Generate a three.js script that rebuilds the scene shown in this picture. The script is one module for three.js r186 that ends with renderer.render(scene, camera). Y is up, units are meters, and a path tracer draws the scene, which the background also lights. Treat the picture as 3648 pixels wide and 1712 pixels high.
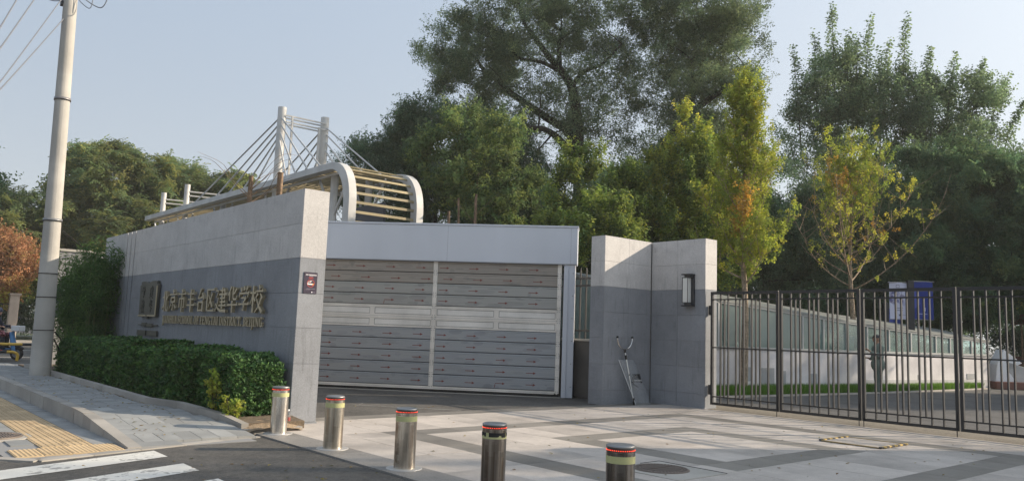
import * as THREE from 'three';
import { mergeGeometries, mergeVertices } from 'three/addons/utils/BufferGeometryUtils.js';
import { RoundedBoxGeometry } from 'three/addons/geometries/RoundedBoxGeometry.js';
import { TextGeometry } from 'three/addons/geometries/TextGeometry.js';
import { FontLoader } from 'three/addons/loaders/FontLoader.js';
import { MarchingCubes } from 'three/addons/objects/MarchingCubes.js';

// ---------------------------------------------------------------- camera, sky, sun, exposure
const scene = new THREE.Scene();
const camera = new THREE.PerspectiveCamera(33.9, 1024 / 480, 0.1, 900);
camera.rotation.order = 'YXZ';
camera.position.set(0, 1.42, 0);
camera.rotation.set(THREE.MathUtils.degToRad(6.711), THREE.MathUtils.degToRad(49.303), THREE.MathUtils.degToRad(2.043));
const renderer = new THREE.WebGLRenderer({ antialias: true });
renderer.setSize(1024, 480);
renderer.toneMapping = THREE.LinearToneMapping;
renderer.toneMappingExposure = 1.45;
renderer.shadowMap.enabled = true;

const SUN = new THREE.Vector3(0.495 * Math.cos(0.41), Math.sin(0.41), -0.869 * Math.cos(0.41)).normalize();
{
  const W = 1024, H = 512, data = new Float32Array(W * H * 4);
  const zen = [0.215, 0.29, 0.405], hor = [0.44, 0.473, 0.478], low = [0.22, 0.21, 0.2];
  for (let j = 0; j < H; j++) {
    const el = ((j + 0.5) / H - 0.5) * Math.PI, y = Math.sin(el), c = Math.cos(el);
    for (let i = 0; i < W; i++) {
      const az = ((i + 0.5) / W - 0.5) * 2 * Math.PI, x = Math.cos(az) * c, z = Math.sin(az) * c;
      const g = Math.acos(Math.max(-1, Math.min(1, x * SUN.x + y * SUN.y + z * SUN.z))) * 180 / Math.PI;
      const glow = 1.15 * Math.exp(-g / 32) + 0.2 * Math.exp(-g / 8);
      const k = (j * W + i) * 4, t = Math.pow(1 - Math.max(0, y), 3.6);
      const gc = [1.02, 0.985, 0.9];
      for (let q = 0; q < 3; q++) data[k + q] = y < 0 ? low[q] : zen[q] + (hor[q] - zen[q]) * t + glow * gc[q];
      data[k + 3] = 1;
    }
  }
  const sky = new THREE.DataTexture(data, W, H, THREE.RGBAFormat, THREE.FloatType);
  sky.mapping = THREE.EquirectangularReflectionMapping;
  sky.magFilter = THREE.LinearFilter; sky.needsUpdate = true;
  scene.background = sky; scene.environment = sky;
}
const sun = new THREE.DirectionalLight(new THREE.Color().setRGB(1, 0.85, 0.66), 4.8);
sun.position.copy(SUN).multiplyScalar(80).add(new THREE.Vector3(-14, 0, -14));
sun.target.position.set(-14, 0, -14);
sun.castShadow = true; sun.shadow.mapSize.set(4096, 4096); sun.shadow.radius = 1;
Object.assign(sun.shadow.camera, { left: -50, right: 50, top: 50, bottom: -50, near: 1, far: 220 });
sun.name = 'sun';
scene.add(sun, sun.target);
scene.fog = new THREE.FogExp2(0xeceae6, 0.0008);

// ---------------------------------------------------------------- helpers
const V = (x, y, z) => new THREE.Vector3(x, y, z);
let seedState = 1;
const seed = (n) => { seedState = n >>> 0; };
function R() { seedState = (seedState + 0x6d2b79f5) >>> 0; let t = Math.imul(seedState ^ (seedState >>> 15), 1 | seedState); t = (t + Math.imul(t ^ (t >>> 7), 61 | t)) ^ t; return ((t ^ (t >>> 14)) >>> 0) / 4294967296; }
const rr = (a, b) => a + (b - a) * R();
const pick = (a) => a[Math.floor(R() * a.length)];
const lerp = (a, b, t) => a + (b - a) * t;
const clamp = (x, a, b) => Math.max(a, Math.min(b, x));
const taken = new Map();
function numbered(name) { const n = taken.get(name) ?? 0; taken.set(name, n + 1); return n ? `${name}_${String(n).padStart(3, '0')}` : name; }
function tag(o, label, category, group, kind) {
  if (label) o.userData.label = label;
  if (category) o.userData.category = category;
  if (group) o.userData.group = group;
  if (kind) o.userData.kind = kind;
  return o;
}
function thing(name, label, category, group, pos = [0, 0, 0], turn = 0, kind) {
  const o = new THREE.Group(); o.name = numbered(name); o.position.set(...pos); o.rotation.y = turn; scene.add(o);
  return tag(o, label, category, group, kind);
}
function copyThing(src, label, pos, turn) {
  const o = src.clone(); o.name = numbered(src.name.replace(/_\d+$/, '')); o.userData = { ...src.userData, label };
  if (pos) o.position.set(...pos); if (turn !== undefined) o.rotation.y = turn;
  scene.add(o); return o;
}
// uv in metres from the dominant axis of every face
function metreUV(g, ox = 0, oy = 0) {
  if (g.index) g = g.toNonIndexed();
  const p = g.attributes.position, n = p.count, uv = new Float32Array(n * 2), a = V(), b = V(), c = V();
  for (let i = 0; i < n; i += 3) {
    a.fromBufferAttribute(p, i); b.fromBufferAttribute(p, i + 1).sub(a); c.fromBufferAttribute(p, i + 2).sub(a);
    b.cross(c); const ax = Math.abs(b.x), ay = Math.abs(b.y), az = Math.abs(b.z);
    for (let k = 0; k < 3; k++) {
      const x = p.getX(i + k), y = p.getY(i + k), z = p.getZ(i + k);
      const [u, v] = ay >= ax && ay >= az ? [x, z] : ax >= az ? [z, y] : [x, y];
      uv[(i + k) * 2] = u + ox; uv[(i + k) * 2 + 1] = v + oy;
    }
  }
  g.setAttribute('uv', new THREE.BufferAttribute(uv, 2));
  return g;
}
function join(gs) {
  gs = [].concat(gs).map((g) => { g = g.index ? g.toNonIndexed() : g; for (const k of Object.keys(g.attributes)) if (!['position', 'normal', 'uv'].includes(k)) g.deleteAttribute(k); if (!g.attributes.normal) g.computeVertexNormals(); if (!g.attributes.uv) g.setAttribute('uv', new THREE.BufferAttribute(new Float32Array(g.attributes.position.count * 2), 2)); return g; });
  return gs.length === 1 ? gs[0] : mergeGeometries(gs);
}
function obj(name, geos, mat, parent = scene, opt = {}) {
  let g = join(geos);
  if (mat.userData.metre && !opt.keepUV) g = metreUV(g, opt.ox ?? 0, opt.oy ?? 0);
  const m = new THREE.Mesh(g, mat); m.castShadow = m.receiveShadow = true;
  m.name = parent === scene ? numbered(name) : name;
  parent.add(m);
  if (opt.kind) m.userData.kind = opt.kind;
  return m;
}
function box(x0, x1, y0, y1, z0, z1) { return new THREE.BoxGeometry(x1 - x0, y1 - y0, z1 - z0).translate((x0 + x1) / 2, (y0 + y1) / 2, (z0 + z1) / 2); }
function rbox(x0, x1, y0, y1, z0, z1, r = 0.004, s = 1) { return new RoundedBoxGeometry(x1 - x0, y1 - y0, z1 - z0, s, r).translate((x0 + x1) / 2, (y0 + y1) / 2, (z0 + z1) / 2); }
// hexahedron: footprint x0..x1, z0..z1, top height varying along x
function hexa(x0, x1, z0, z1, top, bot) {
  const t = typeof top === 'function' ? top : () => top, b = typeof bot === 'function' ? bot : () => bot;
  const g = new THREE.BoxGeometry(1, 1, 1), p = g.attributes.position;
  for (let i = 0; i < p.count; i++) {
    const x = p.getX(i) < 0 ? x0 : x1, z = p.getZ(i) < 0 ? z0 : z1;
    p.setXYZ(i, x, p.getY(i) > 0 ? t(x, z) : b(x, z), z);
  }
  g.computeVertexNormals(); return g;
}
function tube(pts, rad, sides = 6, cap = true) {
  const n = pts.length, pos = [], uv = [], idx = [], r = typeof rad === 'function' ? rad : () => rad;
  let up = V(0, 1, 0); const T = V(), N = V(), B = V(); let len = 0;
  for (let i = 0; i < n; i++) {
    T.copy(pts[Math.min(n - 1, i + 1)]).sub(pts[Math.max(0, i - 1)]).normalize();
    if (i === 0) { up = Math.abs(T.y) > 0.9 ? V(1, 0, 0) : V(0, 1, 0); N.copy(up); }
    N.addScaledVector(T, -N.dot(T)).normalize(); B.crossVectors(T, N);
    if (i) len += pts[i].distanceTo(pts[i - 1]);
    const ra = r(i / (n - 1));
    for (let k = 0; k <= sides; k++) {
      const a = k / sides * 2 * Math.PI, c = Math.cos(a) * ra, s = Math.sin(a) * ra;
      pos.push(pts[i].x + N.x * c + B.x * s, pts[i].y + N.y * c + B.y * s, pts[i].z + N.z * c + B.z * s);
      uv.push(k / sides * 2 * Math.PI * Math.max(ra, 0.01), len);
    }
  }
  const w = sides + 1;
  for (let i = 0; i < n - 1; i++) for (let k = 0; k < sides; k++) { const a = i * w + k, b = a + w; idx.push(a, a + 1, b, b, a + 1, b + 1); }
  if (cap) for (const [i, f] of [[0, 1], [n - 1, 0]]) {
    const c = pos.length / 3; pos.push(pts[i].x, pts[i].y, pts[i].z); uv.push(0, 0);
    for (let k = 0; k < sides; k++) f ? idx.push(c, i * w + k + 1, i * w + k) : idx.push(c, i * w + k, i * w + k + 1);
  }
  const g = new THREE.BufferGeometry();
  g.setAttribute('position', new THREE.Float32BufferAttribute(pos, 3)); g.setAttribute('uv', new THREE.Float32BufferAttribute(uv, 2));
  g.setIndex(idx); g.computeVertexNormals(); return g;
}
const bar = (a, b, r, sides = 6) => tube([a, b], r, sides);
function cyl(x, z, y0, y1, r0, r1 = r0, seg = 16) { return new THREE.CylinderGeometry(r1, r0, y1 - y0, seg).translate(x, (y0 + y1) / 2, z); }
function beam(a, b, w, h) { // rectangular bar from a to b
  const d = b.clone().sub(a), L = d.length(), g = new THREE.BoxGeometry(w, h, L), o = new THREE.Object3D();
  o.position.copy(a).addScaledVector(d, 0.5); o.lookAt(b); o.updateMatrix(); return g.applyMatrix4(o.matrix);
}
function sheet(pts, y, thick = 0) { // polygon of [x, z] lying at height y
  const s = new THREE.Shape(pts.map(([x, z]) => new THREE.Vector2(x, -z)));
  const g = thick ? new THREE.ExtrudeGeometry(s, { depth: thick, bevelEnabled: false }) : new THREE.ShapeGeometry(s);
  return g.rotateX(-Math.PI / 2).translate(0, y - thick, 0);
}

// ---------------------------------------------------------------- textures
function hash2(x, y, s) { let h = (x * 374761393 + y * 668265263 + s * 2246822519) | 0; h = Math.imul(h ^ (h >>> 13), 1274126177); return ((h ^ (h >>> 16)) >>> 0) / 4294967296; }
function vnoise(u, v, n, s) { // tileable value noise, n cells per tile
  const x = u * n, y = v * n, xi = Math.floor(x), yi = Math.floor(y), fx = x - xi, fy = y - yi, sx = fx * fx * (3 - 2 * fx), sy = fy * fy * (3 - 2 * fy), m = (a) => ((a % n) + n) % n;
  const a = hash2(m(xi), m(yi), s), b = hash2(m(xi + 1), m(yi), s), c = hash2(m(xi), m(yi + 1), s), d = hash2(m(xi + 1), m(yi + 1), s);
  return lerp(lerp(a, b, sx), lerp(c, d, sx), sy);
}
const fbm = (u, v, n, s, o = 4) => { let a = 0, w = 0.5, t = 0; for (let i = 0; i < o; i++) { a += w * vnoise(u, v, n << i, s + i * 17); t += w; w *= 0.5; } return a / t; };
function tex(size, fn, repeat = 1, srgb = false) {
  const d = new Uint8Array(size * size * 4);
  for (let j = 0; j < size; j++) for (let i = 0; i < size; i++) {
    const c = fn((i + 0.5) / size, (j + 0.5) / size, i, j), k = (j * size + i) * 4;
    for (let q = 0; q < 3; q++) d[k + q] = clamp(Math.round((c.length ? c[q] : c) * 255), 0, 255);
    d[k + 3] = 255;
  }
  const t = new THREE.DataTexture(d, size, size, THREE.RGBAFormat); t.wrapS = t.wrapT = THREE.RepeatWrapping; t.magFilter = THREE.LinearFilter;
  t.repeat.set(repeat, repeat); if (srgb) t.colorSpace = THREE.SRGBColorSpace; t.needsUpdate = true; return t;
}
const withRepeat = (t, x, y = x) => { const c = t.clone(); c.repeat.set(x, y); c.needsUpdate = true; return c; };
const lin = (r, g, b) => new THREE.Color().setRGB(r, g, b);
function mat(c, o = {}) {
  const { metre, physical, ...rest } = o, K = physical ? THREE.MeshPhysicalMaterial : THREE.MeshStandardMaterial;
  const m = new K({ color: lin(...c), roughness: 0.7, ...rest }); m.userData = { metre: metre ?? !!(rest.map || rest.bumpMap || rest.roughnessMap) }; return m;
}
const T = {};
T.granite = tex(512, (u, v, i, j) => { const s = hash2(i, j, 3), s2 = hash2(i >> 1, j >> 1, 5), s3 = hash2(i >> 2, j >> 2, 6), c = fbm(u, v, 6, 9); let b = 0.72 + (s - 0.5) * 0.22 + (s2 - 0.5) * 0.3 + (c - 0.5) * 0.22; if (s3 < 0.1) b -= 0.2; return [b, b * 0.995, b * 0.985]; }, 0.8);
T.wall = tex(1024, (u, v, i, j) => { const s = hash2(i, j, 3), s2 = hash2(i >> 1, j >> 1, 5), st = fbm(u, v * 0.12, 64, 91, 3), c = fbm(u, v, 5, 92, 5), d = fbm(u, v, 22, 93, 3); let b = 0.74 + (s - 0.5) * 0.26 + (s2 - 0.5) * 0.24 + (c - 0.5) * 0.3 + (d - 0.5) * 0.12; if (st > 0.62) b -= (st - 0.62) * 0.6; if (c > 0.62) b -= (c - 0.62) * 0.5; return [b, b * 0.995, b * 0.985]; }, 0.3);
T.slab = tex(1024, (u, v, i, j) => { const s = hash2(i, j, 3), s2 = hash2(i >> 1, j >> 1, 5), c = fbm(u, v, 4, 94, 6), d = fbm(u, v, 30, 95, 3), g = hash2(i >> 3, j >> 3, 96); let b = 0.76 + (s - 0.5) * 0.2 + (s2 - 0.5) * 0.2 + (c - 0.5) * 0.5 + (d - 0.5) * 0.16; if (g > 0.9985) b *= 0.62; return [b, b * 0.985, b * 0.96]; }, 0.36);
T.stain = tex(512, (u, v) => { const streak = fbm(u * 1, v * 0.12, 24, 31, 3), b = fbm(u, v, 3, 33, 4); return clamp(0.72 + (streak - 0.5) * 0.35 + (b - 0.5) * 0.4, 0, 1); }, 0.3);
T.worn = tex(512, (u, v, i, j) => { const w = fbm(u, v, 8, 81, 5), q = fbm(u, v, 40, 85, 3); let b = 0.9 + (w - 0.5) * 0.25 + (hash2(i, j, 82) - 0.5) * 0.1; if (w * 0.6 + q * 0.4 > 0.6) b *= lerp(1, 0.45, clamp((w * 0.6 + q * 0.4 - 0.6) * 14, 0, 1)); return [b, b * 0.99, b * 0.97]; }, 0.7);
T.panel = tex(256, (u, v) => { const b = 0.84 + (fbm(u, v, 3, 35, 4) - 0.5) * 0.12 + (fbm(u, v * 0.1, 20, 36, 2) - 0.5) * 0.04; return [b, b, b]; }, 0.25);
T.asphalt = tex(1024, (u, v, i, j) => { const s = hash2(i, j, 11), s2 = hash2(i >> 1, j >> 1, 12), c = fbm(u, v, 4, 13, 5), d = fbm(u, v, 24, 19, 3); let b = 0.5 + (s - 0.5) * 0.3 + (s2 - 0.5) * 0.34 + (c - 0.5) * 0.38 + (d - 0.5) * 0.2 + (fbm(u, v, 90, 14, 2) - 0.5) * 0.34; if (s2 > 0.965) b += 0.3; return [b, b * 0.985, b * 0.96]; }, 0.4);
T.concrete = tex(512, (u, v, i, j) => { const b = 0.74 + (fbm(u, v, 5, 21, 5) - 0.5) * 0.4 + (hash2(i, j, 22) - 0.5) * 0.1; return [b, b * 0.99, b * 0.97]; }, 0.5);
T.paver = tex(512, (u, v, i, j) => { const b = 0.7 + (fbm(u, v, 4, 41, 5) - 0.5) * 0.42 + (hash2(i, j, 42) - 0.5) * 0.16; return [b, b, b * 0.99]; }, 0.7);
T.bark = tex(256, (u, v) => { const b = 0.3 + 0.7 * Math.abs(fbm(u, v * 0.25, 24, 51, 4) - 0.5) * 2.2 + (fbm(u, v, 6, 53) - 0.5) * 0.3; return [b, b * 0.95, b * 0.88]; }, 2);
T.brush = tex(512, (u, v, i, j) => clamp(0.6 + (fbm(u * 0.05, v, 64, 61, 3) - 0.5) * 0.5 + (fbm(u, v, 5, 63, 4) - 0.5) * 0.45, 0, 1), 1);
T.fine = tex(256, (u, v, i, j) => 0.5 + (hash2(i, j, 71) - 0.5) * 0.5 + (fbm(u, v, 12, 72) - 0.5) * 0.5, 1);

const M = {};
for (const [k, c] of [['lightStone', [0.6, 0.585, 0.575]], ['darkStone', [0.27, 0.285, 0.312]]])
  M[k] = [1, 0.955, 1.03, 0.985].map((f, i) => mat(c.map((x) => x * f * 1.16), { map: T.wall, roughness: 0.75, bumpMap: T.wall, bumpScale: 0.002 }));
M.joint = mat([0.24, 0.24, 0.24], { roughness: 0.95 });
M.slabLight = [1, 0.95, 1.04, 0.98, 0.91].map((f) => mat([0.6 * f, 0.545 * f, 0.495 * f].map((x) => x * 1.0), { map: T.slab, roughness: 0.62 }));
M.slabDark = [1, 0.9, 1.08].map((f) => mat([0.2 * f, 0.186 * f, 0.165 * f].map((x) => x * 1.3), { map: T.slab, roughness: 0.62 }));
M.curbDark = [1, 0.93, 1.05].map((f) => mat([0.33 * f, 0.31 * f, 0.285 * f], { map: T.granite, roughness: 0.65 }));
M.asphalt = mat([0.17, 0.16, 0.145], { map: T.asphalt, roughness: 0.85, bumpMap: T.asphalt, bumpScale: 0.004 });
M.asphaltIn = mat([0.14, 0.138, 0.14], { map: T.asphalt, roughness: 0.82, bumpMap: T.asphalt, bumpScale: 0.003 });
M.paver = [1, 0.9, 1.08, 0.96].map((f) => mat([0.33 * f, 0.335 * f, 0.33 * f].map((x) => x * 1.15), { map: T.paver, roughness: 0.8 }));
M.kerb = [1, 0.92, 1.06].map((f) => mat([0.44 * f, 0.415 * f, 0.38 * f], { map: T.concrete, roughness: 0.85, bumpMap: T.concrete, bumpScale: 0.004 }));
M.tactile = [1, 0.93, 1.05].map((f) => mat([0.66 * f, 0.49 * f, 0.29 * f], { map: T.paver, roughness: 0.75 }));
M.paint = mat([0.7, 0.69, 0.65], { map: T.worn, roughness: 0.75 });
M.concrete = mat([0.52, 0.49, 0.44], { map: T.concrete, roughness: 0.88, bumpMap: T.concrete, bumpScale: 0.006 });
M.tan = mat([0.3, 0.265, 0.21], { map: T.asphalt, roughness: 0.9 });
M.soil = mat([0.26, 0.2, 0.14], { map: T.asphalt, roughness: 1 });
M.sandy = mat([0.78, 0.58, 0.38], { map: T.asphalt, roughness: 1, bumpMap: T.asphalt, bumpScale: 0.02 });
M.black = mat([0.022, 0.022, 0.026], { roughness: 0.42 });
M.blackPaint = mat([0.025, 0.026, 0.03], { roughness: 0.38, bumpMap: T.fine, bumpScale: 0.0006 });
M.fencePaint = mat([0.018, 0.018, 0.02], { physical: true, roughness: 0.42, ior: 1.5, sheen: 1, sheenRoughness: 0.45, sheenColor: lin(0.5, 0.46, 0.38) });
M.rubber = mat([0.02, 0.02, 0.02], { roughness: 0.9 });
M.doorWhite = mat([0.95, 0.91, 0.85], { roughness: 0.4, map: T.concrete });
M.headMetal = mat([0.68, 0.72, 0.79], { roughness: 0.42, map: T.panel });
M.seam = mat([0.3, 0.32, 0.35], { roughness: 0.6 });
M.pane = mat([0.97, 0.95, 0.91], { roughness: 0.28, map: T.concrete });
M.bolt = mat([0.25, 0.25, 0.26], { roughness: 0.35, metalness: 0.8 });
M.steel = mat([0.62, 0.6, 0.57], { roughness: 0.3, metalness: 1, roughnessMap: T.brush });
M.white = mat([0.74, 0.74, 0.73], { roughness: 0.45, map: T.concrete });
M.slat = [1, 0.88, 1.1].map((f) => mat([0.42 * f, 0.35 * f, 0.2 * f], { roughness: 0.6, map: T.concrete }));
M.gold = mat([0.4, 0.345, 0.235], { roughness: 0.38, metalness: 0.55 });
M.bronze = mat([0.1, 0.1, 0.085], { roughness: 0.5, metalness: 0.6 });
M.bark = mat([0.15, 0.12, 0.095], { map: T.bark, roughness: 0.95, metre: false, bumpMap: T.bark, bumpScale: 0.02 });
M.barkDark = mat([0.07, 0.06, 0.05], { map: T.bark, roughness: 0.95, metre: false });
M.barkPale = mat([0.62, 0.5, 0.38], { map: T.bark, roughness: 0.9, metre: false, bumpMap: T.bark, bumpScale: 0.01 });
M.barkTan = mat([0.38, 0.27, 0.185], { map: T.bark, roughness: 0.9, metre: false });
M.leaf = new THREE.MeshPhysicalMaterial({ color: 0xffffff, roughness: 1, transmission: 0.48, thickness: 0, side: THREE.DoubleSide, specularIntensity: 0.35 });
M.waxy = new THREE.MeshPhysicalMaterial({ color: 0xffffff, roughness: 0.75, transmission: 0.25, thickness: 0, side: THREE.DoubleSide, specularIntensity: 0.5 });
M.leaf.userData = M.waxy.userData = {};
M.clearGlass = new THREE.MeshPhysicalMaterial({ color: lin(0.72, 0.86, 0.82), roughness: 0.04, transmission: 0.92, thickness: 0, side: THREE.DoubleSide, ior: 1.5 }); M.clearGlass.userData = {};

// ---------------------------------------------------------------- ground
const setting = (name, geo, m, label, opt) => tag(obj(name, geo, m, scene, opt), label, name.replace(/_/g, ' '), null, 'structure');
setting('ground', new THREE.PlaneGeometry(700, 700).rotateX(-Math.PI / 2).translate(-60, -0.02, -60), M.asphaltIn, 'dark asphalt ground spreading behind the gate and out to the trees');
setting('road', sheet([[-60, 40], [60, 40], [60, -4.36], [-9.82, -4.36], [-9.62, -3.5], [-9.41, -2.7], [-9.1, -1.85], [-9.1, -1.55], [-9.37, -1.42], [-12, -1.2], [-60, -0.6]], -0.004), M.asphalt, 'worn grey asphalt road in front of the bollards');
setting('side_street', sheet([[-48, -40], [-24.3, -40], [-24.3, -0.9], [-48, -0.7]], -0.008), M.asphalt, 'asphalt side street behind the concrete utility pole');
setting('forecourt', sheet([[-20, -5.7], [-11.46, -5.7], [-11.46, -14.2], [-12.6, -14.2], [-20, -9]], -0.006), M.asphalt, 'asphalt forecourt under the sectional gate door');

// plaza of granite slabs with two concentric dark rings
{
  const plaza = thing('plaza', 'pale granite plaza with dark grey square rings before the fence', 'plaza', null, [0, 0, 0], 0, 'structure');
  obj('bed', box(-11.46, 1.2, -0.12, -0.003, -14.04, -4.83), M.joint, plaza);
  const xs = [-11.45, -11.02, -9.55, -9.1, -8.05, -7.6, -5.52, -5.07, -3.9, -3.45, -1, 1.2], zs = [-14.03, -12.62, -12.16, -10.8, -10.35, -8.2, -7.74, -6.4, -5.95, -4.83];
  const split = (a, n) => { const o = []; for (let i = 0; i < a.length - 1; i++) { const k = Math.max(1, Math.round((a[i + 1] - a[i]) / n)); for (let j = 0; j < k; j++) o.push(lerp(a[i], a[i + 1], j / k)); } o.push(a[a.length - 1]); return o; };
  const X = split(xs, 1.05), Z = split(zs, 0.68), ring = (x, z, a, b, c, d, w) => x > a && x < b && z > c && z < d && !(x > a + w && x < b - w && z > c + w && z < d - w);
  seed(11); const cells = [];
  for (let i = 0; i < X.length - 1; i++) for (let j = 0; j < Z.length - 1; j++) {
    const x = (X[i] + X[i + 1]) / 2, z = (Z[j] + Z[j + 1]) / 2;
    const dark = x < -11.02 || ring(x, z, -9.55, -3.45, -12.62, -5.95, 0.45) || ring(x, z, -8.05, -5.07, -10.8, -7.74, 0.45);
    const lid = x > -5.95 && x < -5.08 && z > -12.08 && z < -11.28, man = Math.hypot(x + 5.55, z + 7.05) < 0.2;
    cells.push({ g: box(X[i] + 0.0025, X[i + 1] - 0.0025, -0.06, 0.006 + rr(-0.001, 0.001), Z[j] + 0.0025, Z[j + 1] - 0.0025), dark, d: Math.hypot(x, z), m: dark ? pick(M.slabDark) : pick(M.slabLight), x });
  }
  cells.sort((a, b) => a.d - b.d);
  const inView = cells.filter((c) => c.x < -2.2), rest = cells.filter((c) => c.x >= -2.2);
  inView.slice(0, 298).forEach((c) => obj('slab', c.g, c.m, plaza, { ox: rr(0, 9), oy: rr(0, 9) }));
  const left = [...inView.slice(298), ...rest];
  obj('slabs', left.filter((c) => !c.dark).map((c) => c.g), M.slabLight[0], plaza, { kind: 'stuff' });
  if (left.some((c) => c.dark)) obj('slabs', left.filter((c) => c.dark).map((c) => c.g), M.slabDark[0], plaza, { kind: 'stuff' });
  const strip = thing('kerb_strip', 'flush dark granite strip that the bollards rise from', 'kerb', null, [0, 0, 0], 0, 'structure');
  for (let x = -10.05; x < 2; x += 0.98) obj('kerb_stone', box(x + 0.003, x + 0.977, -0.06, 0.012, -4.825, -4.37), pick(M.curbDark), strip, { ox: rr(0, 9), oy: rr(0, 9) });
  setting('fence_track', [box(-10.6, 2, -0.05, -0.012, -15.35, -14.05)], M.tan, 'brown strip of ground under the black gate');
  setting('drive', sheet([[-12.1, -15.36], [30, -15.36], [30, -90], [-10.9, -90], [-10.9, -30], [-11.22, -23.3]], -0.01), M.asphaltIn, 'grey asphalt drive inside the black gate');
}
// raised footway, its kerbs, and the lower footway with tactile paving
const rise = (x) => x < -11.75 ? 0.19 : x > -9.45 ? 0.012 : lerp(0.19, 0.012, (x + 11.75) / 2.3);
{
  seed(21);
  const up = thing('raised_footway', 'raised grey paved footway ramping down beside the hedge', 'footway', null, [0, 0, 0], 0, 'structure');
  obj('bed', hexa(-24.2, -9.5, -4.15, -2.79, (x) => rise(x) - 0.012, -0.03), M.joint, up);
  obj('bed', hexa(-24.2, -9.75, -4.25, -4.14, (x) => rise(x) - 0.012, -0.03), M.joint, up);
  const zEnd = (x) => (x > -12.5 ? lerp(-3.76, -4.3, clamp((x + 12.5) / 2.3, 0, 1)) : -3.72);
  let row = 0;
  for (let x = -9.5; x > -24; row++) {
    const w = row % 3 === 0 ? 0.24 : row % 3 === 1 ? 0.46 : 0.3, x0 = x - w;
    const end = zEnd(x0 + w / 2) + 0.005; let z = -2.8, k = 0;
    while (z > end + 0.05) {
      const l = (w > 0.4 ? 0.22 : 0.47) * (k === 0 && row % 2 ? 0.5 : 1), z1 = Math.max(end, z - l);
      if (z - z1 > 0.03 && !(x0 + w / 2 < -9.62 + (z + 3.5) * -0.2 ? 0 : 0)) {
        const f = (q) => rise(q) + rr(-0.0012, 0.0012); const lift = rr(-0.0015, 0.0015);
        const edge = -9.82 + (Math.min(0, z + 4.36) === 0 ? (z + 4.36) * 0.235 : 0);
        if (x <= edge + 0.02) obj('paver', hexa(x0 + 0.003, x - 0.003, z1 + 0.003, z - 0.003, (q) => rise(q) + lift, (q) => rise(q) - 0.05), pick(M.paver), up, { ox: rr(0, 9), oy: rr(0, 9) });
      }
      z = z1; k++;
    }
    x = x0;
  }
  // kerb along the lower footway, stones with open joints
  const kb = thing('footway_kerb', 'weathered concrete kerb stepping down from the raised footway', 'kerb', null, [0, 0, 0], 0, 'structure');
  for (let x = -9.45, i = 0; x > -24; i++) { const w = i < 4 ? [1.05, 0.62, 0.42, 0.5][i] : 0.98, x0 = x - w; obj('kerb_stone', hexa(x0 + 0.005, x - 0.005, -2.8 - 0.003, -2.66 + rr(-0.006, 0.006), (q) => rise(q) + 0.012 + (q < -11 ? rr(-0.004, 0.006) : 0), -0.03), pick(M.kerb), kb, { ox: rr(0, 9), oy: rr(0, 9) }); x = x0; }
  const hk = thing('hedge_kerb', 'low concrete edging between the footway and the hedge', 'kerb', null, [0, 0, 0], 0, 'structure');
  for (let x = -10.3, i = 0; x > -21.5; i++) {
    const w = i < 3 ? 0.5 : 0.8, x0 = x - w, za = zEnd(x), zb = zEnd(x0), g = hexa(x0 + 0.004, x - 0.004, -1, 0, (q) => rise(q) + (q > -10.6 ? 0.035 : 0.085), -0.02), p = g.attributes.position;
    for (let k = 0; k < p.count; k++) { const zz = p.getX(k) < x - w / 2 ? zb : za; p.setZ(k, p.getZ(k) < -0.5 ? zz - 0.1 : zz); }
    g.computeVertexNormals(); obj('kerb_stone', g, pick(M.kerb), hk, { ox: rr(0, 9), oy: rr(0, 9) }); x = x0;
  }
  // lower footway
  const lo = thing('lower_footway', 'grey block footway with yellow tactile paving at the kerb corner', 'footway', null, [0, 0, 0], 0, 'structure');
  obj('bed', sheet([[-24, -2.67], [-9.55, -2.67], [-9.28, -1.85], [-9.3, -1.6], [-9.5, -1.5], [-24, -1.0]], 0.002, 0.06), M.joint, lo);
  const inside = (x, z) => x < -9.5 + (z + 2.67) * 0.33 && z < -1.5 + (-9.5 - x) * 0.035;
  const tact = (x, z) => (z > -2.42 && z < -1.9 && x < -9.9) || (x > -9.92 && x < -9.4);
  const man = (x, z) => Math.hypot(x + 11.0, z + 1.6) < 0.36;
  for (const [za, zb] of [[-2.66, -2.43], [-1.885, -1.66], [-1.655, -1.43], [-1.425, -1.2]]) for (let x = -9.97 - (za < -2 ? 0 : 0.2), k = 0; x > -19; k++) { const l = 0.46, x0 = x - l, cx = (x + x0) / 2; if (!man(cx, (za + zb) / 2) && zb < -1.5 + (-9.5 - x) * 0.035 + 0.03) obj('paver', box(x0 + 0.003, x - 0.003, -0.04, 0.012 + rr(-0.002, 0.002), za, zb), pick(M.paver), lo, { ox: rr(0, 9), oy: rr(0, 9) }); x = x0; }
  const stripTile = (x, z, w, blister) => {
    const gs = [rbox(x, x + w, -0.04, 0.014, z, z + w, 0.004)];
    if (blister) for (let a = 0; a < 6; a++) for (let b = 0; b < 6; b++) gs.push(new THREE.CylinderGeometry(0.011, 0.016, 0.005, 6).translate(x + (a + 0.5) * w / 6, 0.0165, z + (b + 0.5) * w / 6));
    else for (let a = 0; a < 2; a++) for (let b = 0; b < 4; b++) gs.push(box(x + 0.012 + a * w / 2, x + w / 2 - 0.012 + a * w / 2, 0.013, 0.019, z + 0.012 + b * w / 4, z + w / 4 - 0.022 + b * w / 4));
    obj('tactile_tile', gs, pick(M.tactile), lo, { ox: rr(0, 9), oy: rr(0, 9) });
  };
  for (let x = -10.18; x > -18; x -= 0.262) for (let k = 0; k < 2; k++) stripTile(x, -2.42 + 0.262 * k, 0.257, false);
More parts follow.
